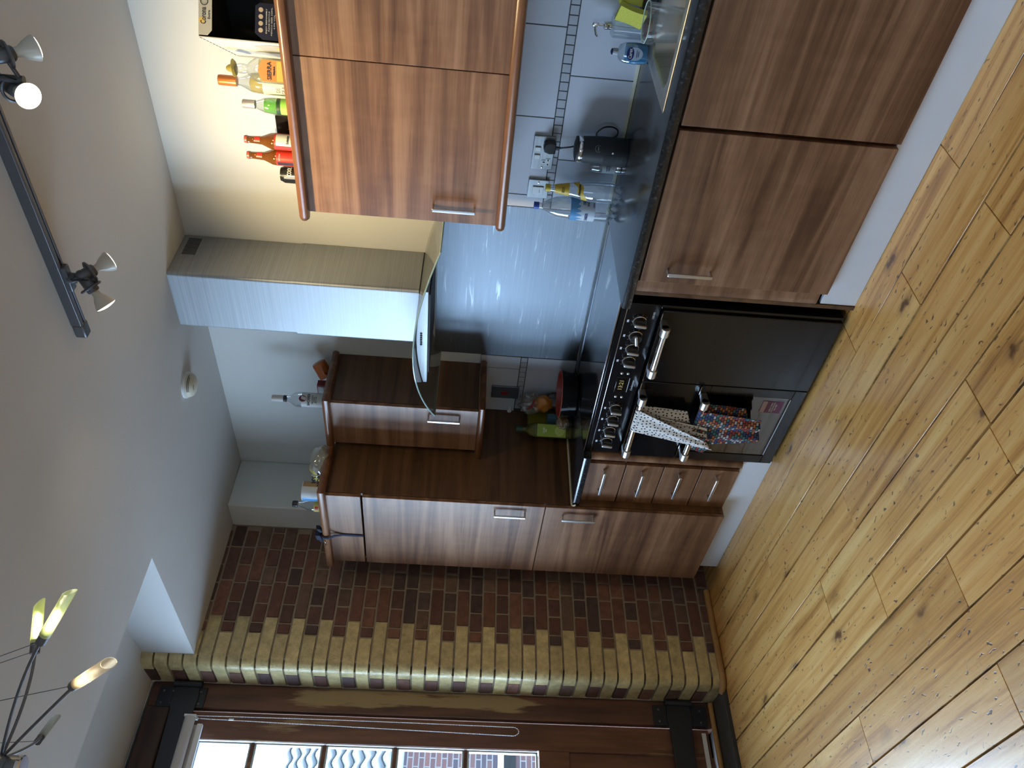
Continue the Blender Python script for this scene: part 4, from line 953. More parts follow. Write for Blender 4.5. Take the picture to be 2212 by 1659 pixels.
# black speaker-like box behind beers
t = thing('black_box', 'black glossy box against the wall between green and brown bottles', 'box', (2.40,-.07,ZT))
build('box', MB().box(2.352, 2.452, -.115, -.012, ZT, ZT+.140), flat('black_gloss', (.012,.010,.009), .15), t, bev=.004)
fold = MB(); fold.tube([(2.43,-.1158,ZT+.03),(2.40,-.1158,ZT+.10)], .0008, 5); build('crease', fold, flat('bronze_edge', (.12,.07,.03)), t)
# opened cardboard beer box
A = Vector((2.82,-.328,ZT)); u = Vector((.82,.57,0)).normalized(); wv = Vector((-.57,.82,0)).normalized(); UP = Vector((0,0,1))
W_, D_, H_ = .215, .245, .290
t = thing('cardboard_box', 'opened white cardboard beer box standing on the right wall cabinet', 'box', A)
def panel(nm, pts, m_, th, nrm, parent=t, **k):
    mb = MB(); n = len(pts); q = [p+nrm*th for p in pts]; mb.add(pts+q, [tuple(range(n))[::-1], tuple(range(n,2*n))]+[(i,(i+1)%n,n+(i+1)%n,n+i) for i in range(n)])
    return build(nm, mb, m_, parent, **k)
card = flat('white_card', (.62,.60,.55), .6); shaded_card = flat('card_inside_painted_shade', (.020,.017,.013), .85); olive = flat('olive_card_inside', (.13,.11,.055), .85)  # shade of the box's unlit interior is painted into the near-black inner card
P = lambda i, j, k: A+u*i+wv*j+UP*k
left = panel('left_panel', [P(0,0,0), P(0,D_,0), P(0,D_,.245), P(0,0,H_)], card, .003, -u)
panel('left_lining', [P(.0005,.002,.003), P(.0005,D_-.002,.003), P(.0005,D_-.002,.243), P(.0005,.002,H_-.003)], shaded_card, .0006, u, left)
panel('right_panel', [P(W_,0,0), P(W_,D_,0), P(W_,D_,H_), P(W_,0,H_)], olive, .003, u)
panel('back_panel', [P(0,D_,0), P(W_,D_,0), P(W_,D_,H_), P(0,D_,.245)], shaded_card, .003, wv)
panel('bottom_panel', [P(0,0,0), P(W_,0,0), P(W_,D_,0), P(0,D_,0)], shaded_card, .003, UP)
panel('top_panel', [P(0,0,H_), P(W_,0,H_), P(W_,D_,H_), P(0,D_,.245)], shaded_card, .003, -UP)
tf = panel('top_flap', [P(.004,-.001,H_), P(.205,-.001,H_), P(.205,-.001,H_-.030), P(.190,-.001,H_-.042), P(.020,-.001,H_-.042), P(.004,-.001,H_-.028)], flat('grey_card', (.50,.49,.45), .6), .002, -wv)
blk = INK
text('lettering', 'Corona', .024, P(.062,-.0035,H_-.016), u, UP, blk, tf, .050, bold=.0003)
text('lettering', 'Extra', .011, P(.066,-.0035,H_-.033), u, UP, blk, tf, .026)
build('emblem', MB().tube([P(.105+.011*math.cos(2*PI*k/24), -.0036, H_-.018+.011*math.sin(2*PI*k/24)) for k in range(24)], .0014, 5, closed=True), blk, tf)
build('gold_crown_print', MB().lathe([(.010,0),(.010,.0004)], P(.048,-.0032,H_-.010), -wv, 16), flat('yellow_print', (.70,.50,.16)), tf)
bf = panel('bottom_flap', [P(.006,-.001,.004), P(.116,-.001,.004), P(.116,-.001,.098), P(.106,-.001,.112), P(.024,-.001,.112), P(.006,-.001,.088)], flat('navy_card', (.012,.014,.035), .4), .002, -wv)
for k in range(4): build('recycling_mark', MB().lathe([(.0072,0),(.0072,.0006)], P(.034+.0205*k,-.0032,.094), -wv, 20), flat('peach_mark', (.60,.48,.36)), bf)
for j in range(4):
    text('small_print', ['ENJOY RESPONSIBLY','PLEASE RECYCLE','MEXICO BEER 330ML','4.5% VOL'][j], .0058, P(.062,-.0034,.076-.0085*j), u, UP, INKW, bf, [.075,.06,.085,.045][j])
pr_ = MB(); 
for k in range(12):
    f0 = k/12; a0 = P(-.0034, D_*f0, H_-(H_-.245)*f0-.004); a1 = P(-.0034, D_*(f0+.055), H_-(H_-.245)*(f0+.055)-.004); pr_.tube([a0, a1], .0012, 4)
build('tear_line', pr_, INK, left)
pa = [P(-.0036,.03,.02), P(-.0036,.12,.02), P(-.0036,.16,.10), P(-.0036,.06,.13), P(-.0036,.03,.08)]; panel('printed_shape', pa, flat('pale_grey_print', (.42,.42,.40)), .0006, -u, left)
pa = [P(-.0044,.05,.03), P(-.0044,.10,.03), P(-.0044,.12,.055), P(-.0044,.06,.06)]; panel('printed_shape', pa, flat('yellow_print', (.70,.50,.16)), .0006, -u, left)
# -- on the narrow cabinet and tall cupboard
x, y = .975, -.20
t = bottle('rum_bottle', 'clear rum bottle with white cap on the narrow wall cabinet', 'bottle', x, y, ZT, [(.036,0),(.0385,.006),(.0385,.185),(.036,.200),(.020,.222),(.0145,.235),(.0140,.262)], M['clear'],
   ([(.0165,.258),(.0165,.312),(.0155,.315),(.0001,.315)], flat('white_cap', (.62,.60,.58))), liquid=.05, lm=M['clear'])
build('neck_band', MB().lathe([(.0170,.244),(.0170,.258)], (x,y,ZT), (0,0,1), 24, caps=False), INK, t, smooth=True)
wl_ = build('label', sector([(.0390,.055),(.0390,.165)], x, y, ZT, face(x,y), 2.6), flat('pale_label', (.60,.62,.60)), t, smooth=True)
rd_ = MB(); n = 20; vs = [( x+.0396*math.cos(face(x,y)+.15+.42*math.cos(2*PI*k/n)), y+.0396*math.sin(face(x,y)+.15+.42*math.cos(2*PI*k/n)), ZT+.158+.018*math.sin(2*PI*k/n)) for k in range(n)]; rd_.add(vs, [tuple(range(n))])
build('red_roundel', rd_, flat('maroon_roundel', (.16,.02,.03)), wl_)
curved_text('lettering', 'BACARDI', .017, (x,y), .0392, ZT+.128, face(x,y)+.05, INK, wl_, .062, bold=.0004)
curved_text('lettering', 'CARTA BLANCA\nSUPERIOR\nWHITE RUM', .009, (x,y), .0392, ZT+.100, face(x,y)+.05, INK, wl_, .045)
t = thing('small_carton', 'small dark red and white carton standing behind the rum bottle', 'carton', (.99,-.10,ZT))
cb_ = build('carton', MB().box(.945, 1.005, -.125, -.085, ZT, ZT+.105), flat('maroon_card', (.20,.03,.03)), t, bev=.001)
build('white_panel', MB().box(.950, .997, -.1268, -.125, ZT+.004, ZT+.099), flat('pale_label2', (.50,.50,.47)), t)
text('lettering', 'INGREDIENTS\nSTORE IN A\nDRY PLACE', .009, (.973,-.1272,ZT+.06), (1,0,0), (0,0,1), INK, t, .038)
ax = Vector((-.62,-.30,-.42)).normalized(); c0 = Vector((1.108,-.062,ZT+.100))
t = thing('orange_mug', 'orange mug tipped over by the wall on the narrow cabinet', 'mug', (1.09,-.09,ZT))
build('cup', MB().lathe([(.0001,0),(.030,0),(.034,.003),(.0355,.012),(.0375,.078),(.0385,.082),(.036,.082),(.034,.010),(.0001,.008)], c0, ax, 32, caps=False), flat('orange_ceramic', (.42,.10,.015), .25), t, smooth=True)
q1, q2 = c0+ax*.018+Vector((.020,-.028,-.016)), c0+ax*.058+Vector((.020,-.028,-.016)); md = (q1+q2)/2+Vector((.012,-.030,-.004))
build('handle', MB().tube([q1, q1*.5+md*.5+Vector((.002,-.01,0)), md, q2*.5+md*.5+Vector((.002,-.01,0)), q2], .0055, 10), flat('orange_ceramic', (0,0,0)), t, smooth=True)
# plastic bag
def crumple(c, rx, ry, rz, seed, amp=.16, seg=44, rings=26, flatbase=None):
    from mathutils import noise as NZ
    mb = MB(); vs = []; 
    for j in range(rings+1):
        th = PI*j/rings
        for k in range(seg):
            ph = 2*PI*k/seg; d = Vector((math.sin(th)*math.cos(ph), math.sin(th)*math.sin(ph), math.cos(th)))
            r_ = 1+amp*NZ.noise(d*2.2+Vector((seed,0,0)))*1.6+amp*.6*abs(NZ.noise(d*6+Vector((0,seed,0))))
            p = Vector((c[0]+d.x*rx*r_, c[1]+d.y*ry*r_, c[2]+d.z*rz*r_))
            if flatbase is not None: p.z = max(p.z, flatbase+.0005)
            vs.append(p)
    return mb.add(vs, [(j*seg+k, j*seg+(k+1) % seg, (j+1)*seg+(k+1) % seg, (j+1)*seg+k) for j in range(rings) for k in range(seg)])
bagm = clear('grey_film', (.62,.62,.55), .35, .12, .35)
t = thing('carrier_bag', 'crumpled grey and yellow carrier bag on the tall cupboard', 'bag', (.75,-.42,ZT))
bg_ = build('bag', crumple((.745,-.42,ZT+.040), .095, .085, .062, 3, flatbase=ZT), bagm, t, smooth=True)
build('yellow_print_patch', crumple((.735,-.43,ZT+.042), .060, .080, .060, 5, flatbase=ZT+.001), flat('bag_yellow', (.50,.40,.06)), t, smooth=True)
text('lettering', "MY\nMORE", .026, (.765,-.535,ZT+.055), (.80,.60,0), (.1,-.2,1), INK, bg_, .070, bold=.0012)
x, y = .618, -.50
t = thing('food_tin', 'white and brown labelled tin on the tall cupboard', 'tin', (x,y,ZT))
build('tin', MB().lathe([(.048,0),(.050,.004),(.050,.138),(.048,.142),(.046,.139),(.0001,.138)], (x,y,ZT), (0,0,1), 36, caps=False), flat('white_tin_label', (.62,.64,.66), .3), t, smooth=True)
build('brown_label_part', sector([(.0503,.006),(.0503,.137)], x, y, ZT, face(x,y)+.95, .95), flat('tan_label', (.40,.24,.10), .35), t, smooth=True)
build('blue_label_part', sector([(.0503,.006),(.0503,.137)], x, y, ZT, face(x,y)-1.05, .6), flat('blue_label', (.08,.30,.60), .35), t, smooth=True)
for k in range(8): build('barcode', sector([(.0505,.030),(.0505,.062)], x, y, ZT, face(x,y)+.05+.045*k, .02), INK, t) if k < 7 else None
x, y = .500, -.50
t = bottle('sauce_bottle', 'small clear bottle with black cap and yellow label on tall cupboard', 'bottle', x, y, ZT, [(.034,0),(.036,.005),(.036,.100),(.030,.125),(.016,.155),(.012,.168),(.012,.188)], M['clear'],
   ([(.0165,.180),(.0170,.198),(.0155,.206),(.0001,.206)], M['black']), liquid=.03, lm=M['clear'])
yl_ = build('label', sector([(.0364,.010),(.0364,.092)], x, y, ZT, face(x,y)-.2, 2.4), flat('yellow_label', (.62,.50,.12)), t, smooth=True)
build('red_flash', sector([(.0367,.070),(.0367,.086)], x, y, ZT, face(x,y)-.5, .5), flat('red_flash', (.5,.03,.03)), yl_, smooth=True)
curved_text('lettering', 'SAUCE', .014, (x,y), .0368, ZT+.045, face(x,y)-.4, flat('green_print', (.02,.12,.03)), yl_, .034)
# navy strap over the flap
t = thing('fabric_strap', 'navy fabric strap with metal buckle hanging over the cupboard top flap', 'strap', (.45,-.66,2.14))
navy = flat('navy_webbing', (.008,.012,.035), .8)
sp = MB(); path = [(.47,-.60,2.150),(.462,-.66,2.153),(.460,-.672,2.145),(.460,-.674,2.12),(.450,-.650,2.09),(.446,-.638,2.05),(.444,-.637,1.945)]
vs = []
for p in path: vs += [(p[0]-.009,p[1],p[2]), (p[0]+.009,p[1],p[2])]
sp.add(vs, [(2*i,2*i+1,2*i+3,2*i+2) for i in range(len(path)-1)]); build('webbing', sp, navy, t, solid=.0015, smooth=True)
kn = MB()
for k, (c, s_) in enumerate((((.50,-.645,2.163),(.028,.014,.010)), ((.455,-.655,2.170),(.022,.016,.014)), ((.425,-.650,2.160),(.018,.012,.010)))):
    kn.obox(c, Vector((1,.3*(k-1),.15)), Vector((0,1,.2)), (0,0,1), *s_)
build('knot', kn, navy, t, bev=.005, seg=3)
build('buckle', MB().obox((.415,-.674,2.135), (1,0,.25), (0,1,0), (0,0,1), .016, .001, .003), M['chrome'], t, bev=.001)

# -- sockets and small electrics
def plate(nm, label, x0, x1, z0, z1, m_=None):
    t = thing(nm, label, 'socket', ((x0+x1)/2,-.008,(z0+z1)/2))
    build('plate', MB().box(x0, x1, -.018, -.0078, z0, z1), m_ or M['steel'], t, bev=.0025, seg=3)
    return t
t = plate('double_socket', 'brushed steel double socket with a black plug in it', 2.266, 2.412, 1.184, 1.270)
def outlet(xc_, zc_, par):
    o = build('outlet', MB().box(xc_-.016, xc_+.016, -.0195, -.0178, zc_-.010, zc_+.008).box(xc_-.008, xc_+.008, -.0195, -.0178, zc_+.008, zc_+.024), M['white'], par, bev=.001)
    hs = MB().box(xc_-.003, xc_+.003, -.0200, -.0193, zc_+.010, zc_+.019).box(xc_-.013, xc_-.006, -.0200, -.0193, zc_-.005, zc_+.000).box(xc_+.006, xc_+.013, -.0200, -.0193, zc_-.005, zc_+.000)
    build('pin_holes', hs, M['black'], o)
outlet(2.300, 1.206, t); outlet(2.378, 1.206, t)
for xx in (2.322, 2.356): build('rocker_switch', MB().box(xx-.0095, xx+.0095, -.0225, -.0178, 1.238, 1.262), M['white'], t, bev=.002)
sc = MB(); sc.lathe([(.004,0),(.004,.0015),(.0001,.002)], (2.276,-.018,1.226), (0,-1,0), 12); build('screw', sc, M['chrome'], t)
t = thing('plug', 'black three-pin plug pushed into the double socket', 'plug', (2.378,-.03,1.205))
build('body', MB().prism([(2.356,1.182),(2.400,1.182),(2.403,1.205),(2.396,1.226),(2.378,1.232),(2.360,1.226),(2.353,1.205)], -.052, -.0205, 'y'), M['black'], t, bev=.004, seg=3)
build('strain_relief', MB().cyl((2.378,-.036,1.184), (2.378,-.036,1.160), .0055, 10, r2=.004), M['black'], t, smooth=True)
build('flex', MB().tube(smooth_path([(2.378,-.036,1.162),(2.386,-.034,1.12),(2.396,-.020,1.07),(2.410,-.013,1.0),(2.435,-.014,.950),(2.468,-.030,.948),(2.492,-.050,.975),(2.494,-.062,1.01),(2.478,-.075,1.035),(2.462,-.082,1.036)]), .0032, 8), M['black'], t, smooth=True)
t = plate('switched_spur', 'brushed steel single switch plate behind the blue-capped bottle', 2.130, 2.216, 1.186, 1.272)
build('rocker', MB().box(2.152, 2.186, -.0225, -.0178, 1.206, 1.252), M['white'], t, bev=.002)
build('rocker_line', MB().box(2.158, 2.174, -.0228, -.0224, 1.222, 1.2235), M['black'], t)
sc = MB(); sc.lathe([(.004,0),(.004,.0015),(.0001,.002)], (2.204,-.018,1.229), (0,-1,0), 12); build('screw', sc, M['chrome'], t)
t = plate('cooker_switch', 'dark steel cooker switch plate with red rocker, left of splashback', .887, .974, 1.187, 1.332, flat('blue_grey_steel', (.16,.18,.22), .35, .7))
build('rocker', MB().box(.918, .944, -.0240, -.0178, 1.246, 1.282), flat('red_rocker', (.22,.01,.02), .3), t, bev=.003)
t = thing('cord_end', 'small white plastic cap on the wall under the narrow cabinet', 'cap', (.80,-.02,1.225))
build('cap', MB().cyl((.803,-.008,1.226), (.803,-.034,1.226), .012, 14), M['white'], t, bev=.002)

# -- milk frother
x, y = 2.413, -.095
t = thing('milk_frother', 'black electric milk frother with chrome rim on the worktop', 'frother', (x,y,.9102))
bb = MB(); prof = [(.052,0),(.0545,.004),(.0545,.020)]
for k in range(18): z = .022+.0042*k; prof += [(.0542,z),(.0530,z+.0021)]
build('base', MB().lathe([(.052,0),(.0545,.004),(.0545,.10),(.0520,.150),(.0495,.178)], (x,y,.9105), (0,0,1), 40), M['blackmatt'], t, smooth=True)
build('ribbed_grip', sector([(r_+.0012, z_) for r_, z_ in prof[3:]], x, y, .9105, face(x,y)-1.05, 1.5, 24), M['blackmatt'], t, smooth=True)
build('rim', MB().lathe([(.0500,.176),(.0512,.180),(.0512,.190),(.0490,.193)], (x,y,.9105), (0,0,1), 40, caps=False), M['chrome'], t, smooth=True)
build('lid', MB().lathe([(.0500,.190),(.0480,.200),(.030,.205),(.0001,.206)], (x,y,.9105), (0,0,1), 40, caps=False), M['blackmatt'], t, smooth=True)
a = face(x, y)+.12; rg = MB(); n = 28
rg.tube([(x+.0535*math.cos(a+.235*math.cos(2*PI*k/n)), y+.0535*math.sin(a+.235*math.cos(2*PI*k/n)), .9105+.118+.0125*math.sin(2*PI*k/n)) for k in range(n)], .0006, 4, closed=True)
eb = build('emblem_ring', rg, flat('grey_emblem', (.45,.45,.47)), t); curved_text('emblem_lettering', 'AERO', .006, (x,y), .0538, 1.0285, a, flat('grey_emblem', (0,0,0)), eb, .016)
hp = [(x+(.052+.036*math.sin(PI*k/10))*math.cos(.18), y+(.052+.036*math.sin(PI*k/10))*math.sin(.18), .925+.095*k/10) for k in range(11)]
build('power_button', MB().lathe([(.004,0),(.004,.002)], (x+.0535*math.cos(a-.25), y+.0535*math.sin(a-.25), .972), (math.cos(a-.25),math.sin(a-.25),0), 12), M['chrome'], t)

# -- plastic bottles
def petal_foot(x, y, z, r, n=5, seed=0):
    mb = MB(); seg = 60; vs = []; rows_ = 7
    for j in range(rows_+1):
        f = j/rows_
        for k in range(seg):
            a = 2*PI*k/seg; pet = .5+.5*math.cos(n*a+seed); rr = r*(.55+.45*f**.6) if True else r
            lift = .020*(1-pet)*(1-f)**1.2; vs.append((x+rr*math.cos(a)*(1-.10*(1-pet)*(1-f)), y+rr*math.sin(a)*(1-.10*(1-pet)*(1-f)), z+.034*f+lift))
    return mb.add(vs, [(j*seg+k, j*seg+(k+1) % seg, (j+1)*seg+(k+1) % seg, (j+1)*seg+k) for j in range(rows_) for k in range(seg)])
def pop_bottle(nm, label, x, y, r, H, cap, extra):
    z = .9105; t = thing(nm, label, 'bottle', (x,y,z))
    pet = M['pet']
    prof = [(r,.034),(r,H*.55),(r*.985,H*.60),(r*.90,H*.72),(r*.62,H*.82),(r*.33,H*.885),(.0130,H*.91),(.0130,H*.945)] if not extra else [(r,.034),(r*1.0,H*.30),(r*.97,H*.40),(r*.80,H*.52),(r*.62,H*.66),(r*.42,H*.80),(.0150,H*.90),(.0130,H*.945)]
    b = MB().lathe([(a_, b_+z) for a_, b_ in prof], (x,y,0), (0,0,1), 40, caps=False); f = petal_foot(x, y, z, r); b.add(f.v, f.f)
    build('bottle_body', b, pet, t, smooth=True)
    build('cap', MB().lathe([(.0150,H*.935),(.0152,H*.99),(.0145,H),(.0001,H)], (x,y,z), (0,0,1), 24), cap, t, smooth=True)
    return t
x, y = 2.150, -.105
t = pop_bottle('lemonade_bottle', 'large clear plastic bottle with blue cap and blue-white label', x, y, .0475, .335, flat('blue_cap', (.02,.08,.45), .35), 0)
wl_ = build('label', sector([(.0480,.085),(.0480,.178)], x, y, .9105, face(x,y), 4.4, 40), flat('white_blue_label', (.62,.70,.78)), t, smooth=True)
sv = MB(); n = 34; vs = []
for k in range(n+1):
    q = face(x,y)-2.1+4.2*k/n; zb = .150+.010*math.sin(k*1.9)+.006*math.sin(k*4.1); vs += [(x+.0483*math.cos(q), y+.0483*math.sin(q), .9105+zb), (x+.0483*math.cos(q), y+.0483*math.sin(q), .9105+.186)]
sv.add(vs, [(2*k,2*k+2,2*k+3,2*k+1) for k in range(n)]); build('label_sky', sv, flat('label_blue', (.10,.32,.62)), wl_, smooth=True)
curved_text('lettering', 'STILL\nWATER', .016, (x,y), .0485, 1.022+.01, face(x,y)+.55, INK, wl_, .032, bold=.0003)
curved_text('lettering', 'LAKES', .017, (x,y), .0485, 1.03, face(x,y)-.75, INKB, wl_, .036, bold=.0003)
curved_text('lettering', 'zero', .013, (x,y), .0485, 1.003, face(x,y)+.35, INKB, wl_, .022, shear=.4)
x, y = 2.252, -.130
t = pop_bottle('tonic_bottle', 'clear plastic bottle with yellow cap and yellow neck label', x, y, .0440, .300, flat('yellow_cap', (.62,.46,.03), .35), 1)
yl_ = build('neck_label', MB().lathe([(.0262,.205),(.0170,.262)], (x,y,.9105), (0,0,1), 32, caps=False), flat('yellow_neck_label', (.70,.46,.04)), t, smooth=True)
curved_text('small_print', 'TONIC WATER\nSERVE CHILLED', .006, (x,y), .0225, 1.140, face(x,y)-.2, INK, yl_, .024)
sb = MB(); vs = []; n = 26
for k in range(n+1):
    q = face(x,y)+1.25-2.6*k/n; zz = .178-.034*k/n+.004*math.sin(k*.5); rr = lambda z_: .0445*(1.0-.42*max(0,(z_-.11))/.10)
    vs += [(x+rr(zz-.012)*1.02*math.cos(q), y+rr(zz-.012)*1.02*math.sin(q), .9105+zz-.012), (x+rr(zz+.012)*1.02*math.cos(q), y+rr(zz+.012)*1.02*math.sin(q), .9105+zz+.012)]
sb.add(vs, [(2*k,2*k+2,2*k+3,2*k+1) for k in range(n)]); yb_ = build('yellow_banner', sb, flat('yellow_neck_label', (0,0,0)), t, smooth=True)
curved_text('lettering', 'Schweppes', .014, (x,y), .0370, .9105+.166, face(x,y)-.05, INK, yb_, .050, shear=.35, bold=.0004)
x, y = 2.325, -.055
t = bottle('spice_jar', 'small clear jar with printed label between bottle and frother', 'jar', x, y, .9105, [(.026,.004),(.027,.012),(.027,.100),(.024,.112),(.0235,.125)], M['clear'],
   ([(.0255,0),(.0265,.004),(.0265,.020),(.0255,.022)], M['chrome']), capname='lid')
wl_ = build('label', sector([(.0275,.025),(.0275,.078)], x, y, .9105, face(x,y)-.2, 2.6), flat('cream_blue_label', (.50,.52,.50)), t, smooth=True)
curved_text('lettering', 'COFFEE\nSYRUP', .009, (x,y), .0277, .9105+.055, face(x,y)-.3, INKB, wl_, .026)

# -- the sink
t = thing('steel_sink', 'inset stainless steel sink with rounded bowl in the worktop', 'sink', (3.2,-.29,.91))
fl_ = MB()
def rrect(x0, x1, y0, y1, r, n=8):
    out = []
    for cx, cy, a0 in ((x1-r,y1-r,0),(x0+r,y1-r,PI/2),(x0+r,y0+r,PI),(x1-r,y0+r,1.5*PI)): out += [(cx+r*math.cos(a0+PI/2*k/n), cy+r*math.sin(a0+PI/2*k/n)) for k in range(n+1)]
    return out
N_ = 36
def ring(x0, x1, y0, y1, r, z): return [(p[0],p[1],z) for p in rrect(x0,x1,y0,y1,r)]
outer = ring(2.790,3.635,-.526,-.070,.012,.9112); outer2 = ring(2.792,3.633,-.524,-.072,.012,.9135)
lip = ring(2.806,3.62,-.512,-.084,.014,.9140); lip2 = ring(2.812,3.614,-.506,-.090,.016,.9112)
b0 = ring(2.835,3.30,-.478,-.130,.060,.9105); b1 = ring(2.842,3.293,-.471,-.137,.058,.903); b2 = ring(2.858,3.28,-.455,-.15,.055,.77); b3 = ring(2.885,3.255,-.43,-.175,.045,.757)
rings = [outer, outer2, lip, lip2, b0, b1, b2, b3]; m_ = len(outer)
fl_.add([p for r_ in rings for p in r_], [(i*m_+k, i*m_+(k+1) % m_, (i+1)*m_+(k+1) % m_, (i+1)*m_+k) for i in range(len(rings)-1) for k in range(m_)]+[tuple(range((len(rings)-1)*m_, len(rings)*m_))])
build('basin', fl_, M['sink'], t, smooth=True)
build('waste', MB().lathe([(.038,.7572),(.038,.760),(.030,.7585),(.0001,.7580)], (3.08,-.31,0), (0,0,1), 28, caps=False), M['chrome'], t, smooth=True)
# measuring beaker of clear plastic and a second beaker, standing in the sink
def beaker(nm, label, c, r0, r1, h, ax=(0,0,1), open_top=True):
    t = thing(nm, label, 'beaker', c)
    build('cup', MB().lathe([(.0001,0),(r0,0),(r1,h),(r1+.0035,h+.001),(r1+.0035,h-.001)], c, ax, 40, caps=False), M['clear'], t, smooth=True)
    build('rim', MB().tube([Vector(c)+p for p in ring3(r1+.002, h, ax)], .0018, 6, closed=True), M['glassedge'], t, smooth=True)
    return t
def ring3(r, h, ax, n=40):
    d = Vector(ax).normalized(); tt = Vector((1,0,0)) if abs(d.x) < .9 else Vector((0,1,0)); u_ = (tt-d*tt.dot(d)).normalized(); q_ = d.cross(u_)
    return [d*h+(u_*math.cos(2*PI*k/n)+q_*math.sin(2*PI*k/n))*r for k in range(n)]
beaker('plastic_beaker', 'large clear plastic beaker standing in the sink', (3.010,-.365,.7585), .042, .060, .235)
beaker('plastic_tumbler', 'small clear tumbler low in the sink behind the large beaker', (2.922,-.425,.7585), .030, .034, .115)
# ribbed glass dispenser on a maroon ribbed one
x, y = 2.872, -.055
t = thing('soap_dispenser', 'ribbed clear glass soap dispenser with silver pump on maroon base', 'dispenser', (x,y,.9105))
seg = 72
def ribbed(r, z0, z1, top=True):
    mb = MB(); rs = [(.6,0),(1,.004),(1,z1-z0-.008),(.8,z1-z0-.002),(.4,z1-z0)]; vs = []
    for f, h in rs:
        for k in range(seg): rr = r*f*(1+.022*math.cos(24*2*PI*k/seg)); vs.append((x+rr*math.cos(2*PI*k/seg), y+rr*math.sin(2*PI*k/seg), z0+h))
    return mb.add(vs, [(j*seg+k, j*seg+(k+1) % seg, (j+1)*seg+(k+1) % seg, (j+1)*seg+k) for j in range(len(rs)-1) for k in range(seg)])
build('glass', ribbed(.037, .938, 1.052), M['clear'], t, smooth=True)
build('maroon_base', ribbed(.036, .9108, .938), flat('maroon_glass', (.10,.008,.018), .2), t, smooth=True)
build('collar', MB().lathe([(.012,1.050),(.014,1.053),(.014,1.076),(.010,1.079),(.005,1.080)], (x,y,0), (0,0,1), 24), M['chrome'], t, smooth=True)
pm = MB(); pm.cyl((x,y,1.078), (x,y,1.098), .004, 12); pm.lathe([(.0075,0),(.008,.004),(.008,.018),(.006,.022)], (x,y,1.096), (0,0,1), 16); pm.tube([(x,y,1.108),(x-.012,y-.014,1.108),(x-.024,y-.028,1.104),(x-.028,y-.033,1.098)], .0038, 10)
build('pump', pm, M['chrome'], t, smooth=True)
build('dip_tube', MB().cyl((x,y,.945), (x,y,1.052), .002, 8), M['white'], t)
# blue hand wash
x, y = 2.802, -.100; a = face(x, y); dx, dy = Vector((-math.sin(a), math.cos(a), 0)), Vector((math.cos(a), math.sin(a), 0))
t = thing('hand_wash_bottle', 'clear pump bottle of blue hand wash left of the sink', 'bottle', (x,y,.9105)); zb = .9105
build('bottle_body', loft([oval(.028,.018,zb), oval(.034,.020,zb+.008), oval(.037,.021,zb+.05), oval(.034,.020,zb+.085), oval(.026,.016,zb+.103,p=2.3), oval(.011,.011,zb+.110,p=2)]), M['clear'], t, smooth=True)
build('soap', loft([oval(.030,.017,zb+.004), oval(.035,.0195,zb+.03), oval(.035,.0195,zb+.05), oval(.033,.0185,zb+.080)]), M['blueliq'], t, smooth=True)
build('collar', MB().lathe([(.0125,.108),(.0125,.124),(.011,.127)], (x,y,zb), (0,0,1), 20), flat('grey_collar', (.40,.42,.45)), t, smooth=True)
build('pump', MB().lathe([(.010,.126),(.011,.131),(.006,.133),(.004,.134)], (x,y,zb), (0,0,1), 20), flat('navy_pump', (.01,.015,.10)), t, smooth=True)
def disc(hw, hh, cx_, cz_, off_, n=28): return MB().add([Vector((x,y,zb+cz_))+dx*(cx_+hw*math.cos(2*PI*k/n))+UP*hh*math.sin(2*PI*k/n)+dy*off_ for k in range(n)], [tuple(range(n))])
lb_ = build('label', disc(.022,.028,-.002,.050,.0222), flat('pale_blue_label', (.55,.65,.78)), t)
ov = build('label_oval', disc(.021,.013,-.002,.066,.0226), flat('navy_oval', (.008,.012,.16)), lb_)
text('lettering', 'Carex', .017, Vector((x,y,zb+.066))+dx*-.002+dy*.0229, dx, UP, INKW, ov, .034, bold=.0005)
text('small_print', 'HANDWASH\nORIGINAL', .006, Vector((x,y,zb+.040))+dx*-.002+dy*.0226, dx, UP, INKB, lb_, .022)
# sponges on a black holder
t = thing('sponge_holder', 'black sink tidy at the back of the sink', 'holder', (2.985,-.06,.9145))
build('tub', MB().prism(rrect(2.935,3.05,-.095,-.030,.010,4), .9148, .962, 'z'), M['black'], t, bev=.003)
yel = flat('yellow_sponge', (.72,.66,.12), .9)
def sponge(c, ax, ay, az, hx, hy, hz, label):
    mb = MB(); nx, ny = 12, 6; ax, ay, az = [Vector(v).normalized() for v in (ax, ay, az)]; c = Vector(c)
    for s_ in (-1, 1): mb.grid(lambda p, q: c+ax*hx*(2*p-1)+ay*hy*(2*q-1)*(1-.14*math.sin(PI*p))+az*hz*s_, nx, ny)
    for s_ in (-1, 1): mb.grid(lambda p, q: c+ax*hx*(2*p-1)+ay*hy*s_*(1-.14*math.sin(PI*p))+az*hz*(2*q-1), nx, 2); mb.grid(lambda p, q: c+ax*hx*s_+ay*hy*(2*p-1)+az*hz*(2*q-1), ny, 2)
    return tag(build('sponge', mb, mat('sponge_foam', (.72,.66,.10), .95, noise=.18, nscale=160, bump=.8), bev=.002), label, 'sponge', None)
sponge((2.930,-.100,.997), (.25,.05,1), (1,-.35,-.2), (.3,.9,-.15), .048, .030, .013, 'yellow waisted sponge tilted against the holder, nearer the soap bottles')
sponge((2.985,-.060,1.001), (.05,0,1), (1,.1,0), (0,1,0), .040, .032, .014, 'yellow sponge standing in the black holder behind the tilted one')

